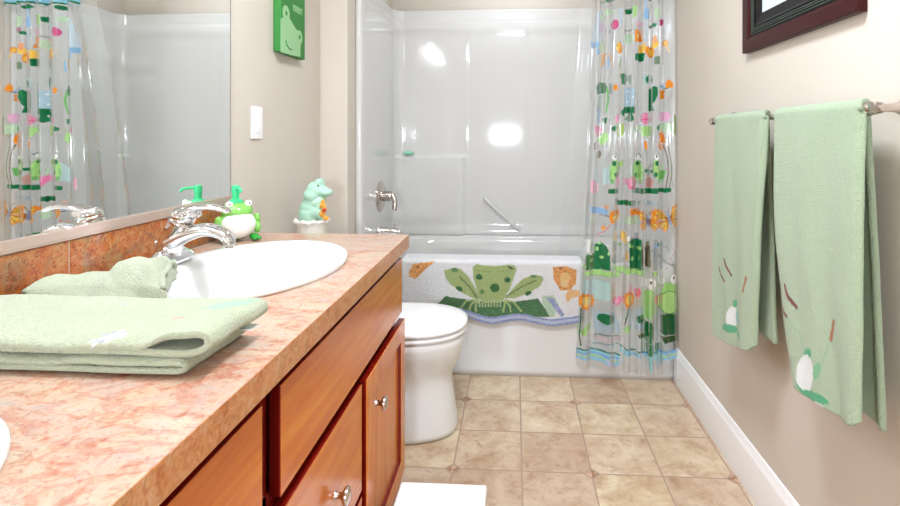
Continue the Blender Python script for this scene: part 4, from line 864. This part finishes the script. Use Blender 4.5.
# ------------------------------------------------------------------ towels lying on the counter
def fold_towel():
    root = thing('folded_towel', (-0.62, 0.74, CT), 'pale green folded towel lying flat across the front of the countertop', 'towel')
    x0, x1 = -0.93+0.03, -0.392
    def sheet(name, xr, yn, yf_, z0, z1, loop, th, skew, seed, paintit=False):
        # U-shaped cross-section in XZ (fold at the right end), swept along Y, closed roll along the near edge
        sec = []
        zc = (z0+z1)/2; r = (z1-z0)/2
        nA = 90
        for k in range(nA): q = k/(nA-1); sec.append((x0+(xr-r*1.6-x0)*q, z1, 1.0))
        for k in range(1, 16):
            a = PI/2-PI*k/16; rr_ = r*(1+loop*math.sin(PI*k/16)); sec.append((xr-r*1.6+1.6*rr_*math.cos(a), zc+r*math.sin(a)+loop*r*0.9*math.cos(a)*0.5, math.sin(a)))
        for k in range(1, nA//2): q = k/(nA//2-1); sec.append((xr-r*1.6+(x0-xr+r*1.6)*q, z0, -1.0))
        ny = 70; P = np.zeros((len(sec), ny, 3))
        for j in range(ny):
            t_ = j/(ny-1); yy = yn+(yf_-yn)*t_
            pin = min(1, (t_*(yf_-yn))/(0.045 if paintit else 0.02)); pin = math.sqrt(max(0.0, 1-(1-pin)**2))   # near edge closes like a fold
            pin = pin0 = 0.18+0.82*pin
            for i, (x, z, sgn) in enumerate(sec):
                if paintit: ox = max(0.0, min(1.0, (x-(xr-0.085))/0.05)); pin = pin0+(1-pin0)*ox*ox*(3-2*ox)
                nn = noise.noise(Vector((x*9+seed, yy*9, z*3)))*0.005+noise.noise(Vector((x*30, yy*30+seed, 0)))*0.0012
                endl = max(0, min(1, (x-(xr-0.12))/0.12))
                zz = (zc+(z-zc)*pin if not paintit else z0+0.002+(z-z0-0.002)*(pin-0.18)/0.82)+nn*(1 if sgn > 0 else 0.15)
                if sgn > 0: zz += 0.012*loop*endl*endl
                P[i, j] = (x+skew*(yy-yn)+0.004*noise.noise(Vector((yy*20, z*40, seed))), yy+0.004*noise.noise(Vector((x*7, 3, seed)))-0.018*(1-t_)*(0 if x < xr-0.2 else 0)+0.05*(x-xr)*0, zz)
        o = grid(name, P, M['terry_fold'], root)
        base = rgb(190, 197, 166)
        sh_ = []
        if paintit:
            W_ = rgb(250, 250, 252); L_ = rgb(176, 180, 200)
            sh_ = [('e', -0.534, 0.0130, 0.013, 0.0055, 0.2, W_), ('e', -0.522, 0.0185, 0.009, 0.005, -0.3, W_), ('e', -0.547, 0.009, 0.006, 0.003, 0, W_), ('s', [(-0.551, 0.006), (-0.54, 0.017), (-0.519, 0.022)], 0.0018, L_), ('s', [(-0.542, 0.009), (-0.514, 0.016)], 0.002, L_), ('s', [(-0.530, 0.022), (-0.528, 0.014)], 0.0014, rgb(150, 170, 160)),
                   ('p', [(-0.463, 0.093), (-0.45, 0.12), (-0.432, 0.13), (-0.40, 0.14), (-0.40, 0.11), (-0.43, 0.085)], rgb(168, 226, 176)), ('s', [(-0.474, 0.05), (-0.466, 0.054)], 0.004, rgb(216, 130, 100)), ('s', [(-0.60, 0.12), (-0.595, 0.135)], 0.002, L_)]
        dS = np.zeros(P.shape[:2]); dS[:, 1:] = np.linalg.norm(np.diff(P, axis=1), axis=2); S_ = np.cumsum(dS, axis=1)
        C_ = paint(P[..., 0], S_, base, sh_); C_[105:] = base
        setprint(o, C_)
        md = o.modifiers.new('s', 'SOLIDIFY'); md.thickness = th; md.offset = 0
        return o
    sheet('lower_fold', -0.428, 0.643, 0.79, CT+0.005, CT+0.020, 0.15, 0.0085, 0.03, 5.0)
    sheet('upper_fold', -0.405, 0.645, 0.79, CT+0.0305, CT+0.052, 0.55, 0.009, 0.03, 11.0, True)
    lb = grid('care_label', np.array([[[-0.428+0.0*i, 0.765+0.022*j, CT+0.022-0.004*i] for j in range(2)] for i in range(2)]), M['plastic'], root)
    bpy.data.objects.remove(lb)
    bm_ = bmesh.new(); add_box(bm_, -0.420, -0.390, 0.745, 0.77, CT+0.0245, CT+0.0256)
    lb = from_bm('care_label', bm_, M['plastic'], root); lb['label'] = 'small white care label'
fold_towel()
def bunched():
    root = thing('bunched_towel', (-0.77, 0.97, CT), 'pale green smaller towel bunched between folded towel and sink faucet', 'towel')
    A = Vector((-0.865, 0.845)); B = Vector((-0.625, 0.885)); Cc = Vector((-0.725, 1.075)); D = Vector((-0.872, 0.955))
    nu, nv = 110, 70
    def pt(u_, v_):
        return (A*(1-u_)+B*u_)*(1-v_)+(D*(1-u_)+Cc*u_)*v_
    T = np.zeros((nu, nv, 3)); Bt = np.zeros((nu, nv, 3))
    for i in range(nu):
        for j in range(nv):
            u_ = i/(nu-1); v_ = j/(nv-1); p = pt(u_, v_)
            e = min(u_*16, (1-u_)*7, v_*4.5, (1-v_)*4.5, 1); e = math.sqrt(max(0, 1-(1-e)**2))
            inside = ((p.x-SINKS[0][0])/(SA+0.01))**2+((p.y-SINKS[0][1])/(SB+0.01))**2
            fl_ = CT+0.003+0.016*max(0, min(1, (1.12-inside)/0.12))
            h = 0.022+0.014*math.sin(v_*PI)**2+0.022*u_*math.sin(v_*PI)+0.012*math.exp(-((u_-0.10)/0.12)**2)
            h += 0.005*math.sin(v_*13+u_*4)*(0.3+u_)+0.006*noise.noise(Vector((p.x*28, p.y*28, 2)))
            if u_ > 0.8: h += 0.006*math.sin(v_*32)*(u_-0.8)/0.2
            p2 = p+Vector((0.010*noise.noise(Vector((v_*6, 1, 4)))*(u_-0.3), 0.008*noise.noise(Vector((u_*6, 7, 4)))))
            T[i, j] = (p2.x, p2.y, fl_+0.004+h*e); Bt[i, j] = (p2.x, p2.y, fl_)
    V = T.reshape(-1, 3).tolist()+Bt.reshape(-1, 3).tolist(); o_ = nu*nv; F = []
    for i in range(nu-1):
        for j in range(nv-1):
            a = i*nv+j; F.append((a, a+nv, a+nv+1, a+1)); F.append((o_+a, o_+a+1, o_+a+nv+1, o_+a+nv))
    for i in range(nu-1): a = i*nv; F.append((a, o_+a, o_+a+nv, a+nv)); a = i*nv+nv-1; F.append((a+nv, o_+a+nv, o_+a, a))
    for j in range(nv-1): a = j; F.append((a+1, o_+a+1, o_+a, a)); a = (nu-1)*nv+j; F.append((a, o_+a, o_+a+1, a+1))
    mesh('cloth', V, F, M['terry_pale'], root)
    # hem roll at the sink end and rolled fold at the wall end
    tube('hem', [tuple(T[nu-4, j]+np.array([0.002, 0, 0.001])) for j in range(6, nv-5, 2)], 0.0055, M['terry_pale'], root, n=10)
    tube('hem', [tuple(T[4, j]+np.array([0.0, 0, 0.0])) for j in range(8, nv-8, 2)], 0.006, M['terry_pale'], root, n=10)
bunched()

# ------------------------------------------------------------------ towel bar and hanging towels
BX_, BZ_ = 0.69, 1.207
br = thing('towel_bar', (BX_, 1.45, BZ_), 'brushed nickel towel bar with turned posts on the right wall', 'towel bar')
lathe('bar', [(0.0, 1.05), (0.0085, 1.05), (0.0085, 1.83), (0.0, 1.83)], (BX_, 0, BZ_), M['nickel'], br, 'Y')
for yy, s_ in ((1.03, 1), (1.846, -1)):
    pst = lathe('post', [(0.0, 0.0), (0.011, 0.002), (0.013, 0.01), (0.009, 0.02), (0.0075, 0.03), (0.0085, 0.045), (0.013, 0.055), (0.015, 0.06), (0.0, 0.06)], (0, 0, 0), M['nickel'], None, 'X')
    me = pst.data
    for v_ in me.vertices: v_.co = Vector((BX_-0.012, yy, BZ_))+v_.co*1.0-rootloc(br)
    pst.parent = br
    lathe('finial', [(0.0, -0.022), (0.007, -0.020), (0.011, -0.010), (0.009, -0.002), (0.0085, 0.004), (0.013, 0.012), (0.015, 0.020), (0.012, 0.03), (0.009, 0.036)][::1], (BX_, yy, BZ_), M['nickel'], br, 'Y') if s_ > 0 else lathe('finial', [(0.0, 0.022), (0.007, 0.020), (0.011, 0.010), (0.009, 0.002), (0.0085, -0.004), (0.013, -0.012)], (BX_, yy, BZ_), M['nickel'], br, 'Y')
    lathe('rosette', [(0.0, -0.026), (0.016, -0.025), (0.020, -0.018), (0.030, -0.012), (0.033, -0.004), (0.033, -0.001), (0.0, -0.001)], (WR, yy, BZ_), M['nickel'], br, 'X')
def hang(name, label, yf, yb, zf, zb, shapes, seed):
    """yf/yb: function q->(near y, far y) for front/back panel, q = 0 at the bar and 1 at the hem"""
    root = thing(name, (BX_, sum(yf(0))/2, BZ_), label, 'towel')
    ny = 120; nF = 230; nTp = 14; nB = 110; rr_ = 0.0175
    rows = []
    for k in range(nF): rows.append(('f', 1-k/nF))
    for k in range(nTp+1): rows.append(('t', k/nTp))
    for k in range(1, nB+1): rows.append(('b', k/nB))
    P = np.zeros((len(rows), ny, 3)); kind = np.zeros((len(rows), ny))
    for i, (w_, q) in enumerate(rows):
        for j in range(ny):
            t_ = j/(ny-1)
            if w_ == 'f':
                y0, y1 = yf(q); z1_ = zf(t_)
                z = BZ_-(BZ_-z1_)*q; x = BX_-rr_-0.010*math.sin(min(1, q*1.4)*PI/2)-0.004*math.sin(t_*PI)*q
                x -= (0.006*math.sin(t_*2*PI*1.2+seed)*q+0.003*math.sin(t_*2*PI*2.7+seed*2+q*2)*q)
                ed = min(t_, 1-t_)*abs(y1-y0); x += 0.010*max(0, 1-ed/0.012)**2
                kind[i, j] = 1
            elif w_ == 't':
                f0, f1 = yf(0); b0, b1 = yb(0); y0 = f0+(b0-f0)*q; y1 = f1+(b1-f1)*q
                a = PI-PI*q; x = BX_+rr_*math.cos(a); z = BZ_+(rr_-0.001)*math.sin(a)*0.9
            else:
                y0, y1 = yb(q); z1_ = zb(t_); z = BZ_-(BZ_-z1_)*q
                x = BX_+rr_+0.004*math.sin(min(1, q*1.5)*PI/2)+0.006*math.sin(t_*2*PI*1.5+seed*3)*q; x = min(x, WR-0.014)
                ed = min(t_, 1-t_)*abs(y1-y0); x -= 0.006*max(0, 1-ed/0.012)**2
            y = y0+(y1-y0)*t_
            nz = noise.noise(Vector((y*14+seed, z*9, x*4)))*0.003+noise.noise(Vector((y*160, z*160, seed)))*0.0004
            P[i, j] = (x+(nz if w_ != 'b' else nz*0.5), y, z)
    o = grid('cloth', P, M['terry_hang'], root)
    C = paint(P[..., 1], P[..., 2], rgb(178, 198, 164), [])
    Cf = paint(P[..., 1], P[..., 2], rgb(178, 198, 164), shapes, 0.0004)
    C[kind > 0] = Cf[kind > 0]; setprint(o, C)
    md = o.modifiers.new('s', 'SOLIDIFY'); md.thickness = 0.012; md.offset = 0
    return root
XF = BX_-0.042
RD = rgb(120, 34, 26); RB = rgb(168, 104, 44); EG = rgb(66, 176, 120); EW = rgb(246, 248, 246); ST = rgb(140, 186, 140)
f_ = lambda px, py: onX(px, py, XF)
m_ = mapper(f_, 2.81, 680, 260)
SL = m_([('s', [(104, 22), (108, 40), (119, 58)], 8, RD), ('s', [(119, -2), (124, 20), (134, 42)], 8, RD), ('s', [(181, 50), (173, 88)], 10, RB), ('s', [(168, 95), (160, 150), (150, 190)], 2.5, ST), ('s', [(112, 62), (122, 100), (126, 140)], 2, ST),
         ('e', 145, 123, 8, 11, 0, EG), ('e', 137, 160, 14, 30, 0.05, EW), ('e', 150, 160, 5, 22, 0, rgb(150, 206, 190)), ('e', 131, 192, 21, 11, 0.35, EG), ('e', 158, 212, 6, 13, -0.5, EG)])
SR = m_([('s', [(240, -20), (252, 5)], 9, RD), ('s', [(291, 72), (300, 100), (322, 132)], 12, RD), ('s', [(286, 135), (290, 148), (300, 158)], 10, RD), ('s', [(417, 174), (406, 222)], 14, RB), ('s', [(402, 230), (390, 280), (382, 330)], 3, ST), ('s', [(300, 160), (330, 210), (345, 260)], 2.5, ST),
         ('e', 354, 265, 11, 17, 0, EG), ('e', 349, 318, 22, 52, 0.0, EW), ('e', 378, 312, 8, 24, 0.15, rgb(120, 190, 140)), ('e', 372, 385, 36, 13, 0.5, EG), ('s', [(330, 350), (352, 382)], 8, EG), ('s', [(378, 402), (392, 412)], 10, EW)])
# far (left in the photo) towel
def lerp(a, b, q): return a+(b-a)*q
XT = BX_-0.0235; XBm = BX_-0.042; XK = BX_+0.022
yA = onX(764, 110, XT)[0]; yB_ = onX(714, 115, XT)[0]; yA2 = onX(750, 352, XBm)[0]; yB2 = onX(711, 330, XBm)[0]
kA = onX(770, 120, XK)[0]; kA2 = onX(777, 340, XK)[0]
zL1 = onX(750, 351, XBm)[1]; zL0 = onX(714, 336, XBm)[1]
hang('hanging_towel', 'narrower green terry towel at the far end of the bar', lambda q: (lerp(yA, yA2, q), lerp(yB_, yB2, q)), lambda q: (lerp(kA, kA2, q), yB_-0.01),
     lambda t: lerp(zL1, zL0, t)+0.02*max(0, 1-t/0.10)**2+0.015*max(0, 1-(1-t)/0.1)**2-0.012*math.sin(t*PI), lambda t: onX(775, 343, XK)[1]+0.01*math.sin(t*5), SL, 1.0)
yA = onX(858, 98, XT)[0]; yB_ = onX(773, 108, XT)[0]; yA2 = onX(852, 428, XBm)[0]; yB2 = onX(786, 384, XBm)[0]
kA = onX(872, 112, XK)[0]; kA2 = onX(884, 425, XK)[0]
zR1 = onX(850, 429, XBm)[1]; zR0 = onX(788, 384, XBm)[1]
hang('hanging_towel', 'wide green terry towel nearest the camera with large embroidered frog', lambda q: (lerp(yA, yA2, q), lerp(yB_, yB2, q**2.2)), lambda q: (lerp(kA, kA2, q), lerp(yB_, yB2, q)-0.01),
     lambda t: lerp(zR1, zR0, t)+0.02*max(0, 1-t/0.10)**2+0.03*max(0, 1-(1-t)/0.12)**2, lambda t: onX(880, 428, XK)[1]+0.008*math.sin(t*5), SR, 2.3)

# ------------------------------------------------------------------ pictures, switch
FY0, FY1, FZ0, FZ1 = onX(867, 15, WR-0.002)[0], onX(743, 54, WR-0.02)[0], 1.425, 2.03
fr = thing('picture_frame', (WR, (FY0+FY1)/2, FZ0), 'dark mahogany stepped picture frame high on the right wall above the towels', 'picture frame')
mah = simple('dark_mahogany', rgb(52, 8, 9), 0.35, nscale=30, nstr=0.05, spec=0.2); blk = simple('black_lacquer', rgb(12, 11, 11), 0.4, nscale=40, nstr=0.05, spec=0.2); lineg = simple('grey_green_line', rgb(72, 84, 74), 0.4)
def frame_ring(name, y0, y1, z0, z1, w_, prof, mat, parent):
    """mitred frame: prof = list of (inset fraction 0..1, height from wall)"""
    rings = []
    for (ins, hh) in prof:
        d_ = ins*w_; rings.append([(WR-hh, y0+d_, z0+d_), (WR-hh, y1-d_, z0+d_), (WR-hh, y1-d_, z1-d_), (WR-hh, y0+d_, z1-d_)])
    return loft(name, rings, mat, parent, cap0=False, cap1=False, smooth=False)
frame_ring('moulding', FY0, FY1, FZ0, FZ1, 0.045, [(0, 0.001), (0, 0.02), (0.05, 0.023), (0.8, 0.023), (1.0, 0.017), (1.0, 0.002), (0, 0.001)], mah, fr)
g_ = 0.046
frame_ring('inner_step', FY0+g_, FY1-g_, FZ0+g_, FZ1-g_, 0.062, [(0, 0.002), (0, 0.015), (0.08, 0.017), (0.1, 0.014), (0.2, 0.014), (0.22, 0.017), (0.3, 0.017), (0.32, 0.014), (0.42, 0.014), (0.44, 0.017), (0.55, 0.014), (1, 0.011), (1, 0.002), (0, 0.002)], blk, fr)
for k in (0.006, 0.013, 0.020):
    frame_ring('groove_line', FY0+g_+k, FY1-g_-k, FZ0+g_+k, FZ1-g_-k, 0.0018, [(0, 0.0165), (0, 0.0178), (1, 0.0178), (1, 0.0165), (0, 0.0165)], lineg, fr)
g2 = g_+0.0625
art = box('artwork', WR-0.009, WR-0.003, FY0+g2, FY1-g2, FZ0+g2, FZ1-g2, simple('pale_blue_print', rgb(206, 226, 230), 0.3, nscale=30, nstr=0.02), fr)
gl = simple('soft_grey_ink', rgb(120, 128, 128), 0.5, nscale=30, nstr=0.02)
for k, (px_) in enumerate((770, 783, 797, 811)):
    yc, zc = onX(px_, 6-(px_-770)*0.35, WR-0.012)
    zc = FZ0+g2+0.04
    tube('ink_stroke', smoothpath([(WR-0.0098, yc-0.006, zc+0.05), (WR-0.0098, yc-0.006, zc+0.006), (WR-0.0098, yc, zc-0.006), (WR-0.0098, yc+0.012, zc+0.002)], 5), 0.0045, gl, art, n=8, flat=[(1, 0.3)]*16)
# green canvas on the left wall
GX = WL+0.0315
gy0 = 1.908; gy1 = onX(305, 50, GX)[0]; gz0 = onX(305, 60, GX)[1]; gz1 = gz0+0.285
gp = thing('green_canvas', (WL, (gy0+gy1)/2, gz0), 'green square canvas with pale frog silhouette on the wall beside the mirror', 'picture')
box('canvas', WL+0.001, GX, gy0, gy1, gz0, gz1, simple('leaf_green_canvas', rgb(44, 126, 48), 0.6, nscale=300, nstr=0.2), gp, 0.002)
pale = simple('pale_green_paint', rgb(150, 196, 142), 0.6, nscale=200, nstr=0.1)
def flatshape(name, pts, mat, parent, x0, th=0.0012):
    n = len(pts); V = [(x0, a, b) for a, b in pts]+[(x0+th, a, b) for a, b in pts]
    F = [tuple(range(n-1, -1, -1)), tuple(range(n, 2*n))]+[(i, (i+1) % n, n+(i+1) % n, n+i) for i in range(n)]
    o = mesh(name, V, F, mat, parent, False)
    bm_ = bmesh.new(); bm_.from_mesh(o.data); bmesh.ops.recalc_face_normals(bm_, faces=bm_.faces); bm_.to_mesh(o.data); bm_.free(); return o
gpx = lambda x, y: onX(230+x/3.163, y/3.163, GX)
def circ(c, r, n=24): return [(c[0]+r*math.cos(2*PI*k/n), c[1]+r*math.sin(2*PI*k/n)) for k in range(n)]
sil = flatshape('frog_silhouette', [gpx(*p) for p in ((160, 165), (160, 60), (170, 52), (186, 56), (198, 75), (208, 92), (222, 105), (226, 130), (222, 150), (222, 180), (200, 176))], pale, gp, GX)
c1 = gpx(177, 42); c2 = gpx(219, 118)
e1 = flatshape('eye', circ(c1, 0.030), pale, sil, GX+0.0002, 0.0014); e2 = flatshape('eye', circ(c2, 0.028), pale, sil, GX+0.0002, 0.0014)
gm = simple('leaf_green_detail', rgb(50, 130, 52), 0.6)
flatshape('pupil', circ(c1, 0.009, 16), gm, sil, GX+0.0012, 0.0012); flatshape('pupil', circ(c2, 0.009, 16), gm, sil, GX+0.0012, 0.0012)
tube('mouth', [(GX+0.0014,)+gpx(*p) for p in ((175, 128), (177, 140), (184, 152), (194, 158))], 0.003, gm, sil, n=8, flat=[(1, 0.5)]*4)
tx_ = bpy.data.curves.new('lettering', 'FONT'); tx_.body = 'RIBBIT'; tx_.size = 0.037; tx_.extrude = 0.0006; tx_.align_x = 'CENTER'; tx_.space_character = 0.9
tob = bpy.data.objects.new('lettering', tx_); COL.objects.link(tob); tob.data.materials.append(pale)
dg = bpy.context.evaluated_depsgraph_get(); dg.update(); me = bpy.data.meshes.new_from_object(tob.evaluated_get(dg)); bpy.data.objects.remove(tob)
lo = bpy.data.objects.new('lettering', me); COL.objects.link(lo); lo.parent = gp
tc_ = gpx(214, 42)
lo.location = Vector((GX+0.001, tc_[0], tc_[1]))-Vector(gp.location); lo.rotation_euler = (PI/2, 0, PI/2)
# light switch
sy0, sz1 = onX(250, 106, WL); sy1, sz0 = onX(261, 139, WL)
sw = thing('light_switch', (WL, (sy0+sy1)/2, sz0), 'white rocker light switch plate on the beige wall beside the mirror', 'light switch')
box('plate', WL+0.0005, WL+0.0075, sy0, sy1, sz0, sz1, M['plastic'], sw, 0.003)
ym = (sy0+sy1)/2; zm = (sz0+sz1)/2
box('rocker', WL+0.007, WL+0.011, ym-0.016, ym+0.016, zm-0.033, zm+0.033, M['plastic'], sw, 0.0015)
for q in (-0.045, 0.045): lathe('screw', [(0.0, 0.0), (0.003, 0.0), (0.003, 0.0012), (0.0, 0.0014)], (WL+0.0073, ym, zm+q), M['plastic'], sw, 'X', 12)

# ------------------------------------------------------------------ low stool at the cabinet
st = thing('step_stool', (-0.2, 1.3, 0), 'low white step stool on the tiles in front of the cabinet door', 'step stool')
zt = 0.2; xa, yb2 = onZ(401, 481, zt); xb, _ = onZ(487, 484, zt); ya2 = yb2-0.24
box('top_board', xa, xb, ya2, yb2, zt-0.022, zt, M['plastic'], st, 0.006, 3)
for xx in (xa+0.014, xb-0.032): box('side_leg', xx, xx+0.018, ya2+0.02, yb2-0.02, 0.001, zt-0.022, M['plastic'], st, 0.003)
box('crossbar', xa+0.032, xb-0.032, yb2-0.06, yb2-0.045, 0.09, 0.13, M['plastic'], st, 0.003)

# ------------------------------------------------------------------ lamps: the room's vanity light and an added ceiling light
vl = thing('vanity_light', (WL, 1.15, 2.02), 'wall light with frosted glass shades above the mirror', 'wall light')
box('backplate', WL+0.001, WL+0.025, 0.82, 1.58, 2.04, 2.11, M['nickel'], vl, 0.004)
for yy in (0.92, 1.2, 1.48):
    tube('arm', smoothpath([(WL+0.02, yy, 2.075), (WL+0.07, yy, 2.08), (WL+0.10, yy, 2.06)], 4), 0.008, M['nickel'], vl, n=10)
    lathe('shade', [(0.02, 0.06), (0.03, 0.05), (0.042, 0.02), (0.055, -0.03), (0.06, -0.055), (0.0, -0.05)], (WL+0.10, yy, 2.0), M['lampglass'], vl)
cl = thing('added_ceiling_light', (0, 0.9, CEIL), 'round flush ceiling light with frosted glass', 'ceiling light')  # fixture invented to carry the ceiling fill
lathe('rim', [(0.0, 0.0), (0.18, 0.0), (0.18, -0.02), (0.17, -0.025), (0.0, -0.025)], (0, 0.9, CEIL), M['nickel'], cl)
lathe('diffuser', [(0.165, -0.026), (0.15, -0.05), (0.1, -0.068), (0.0, -0.076)], (0, 0.9, CEIL), M['lampglass2'], cl)
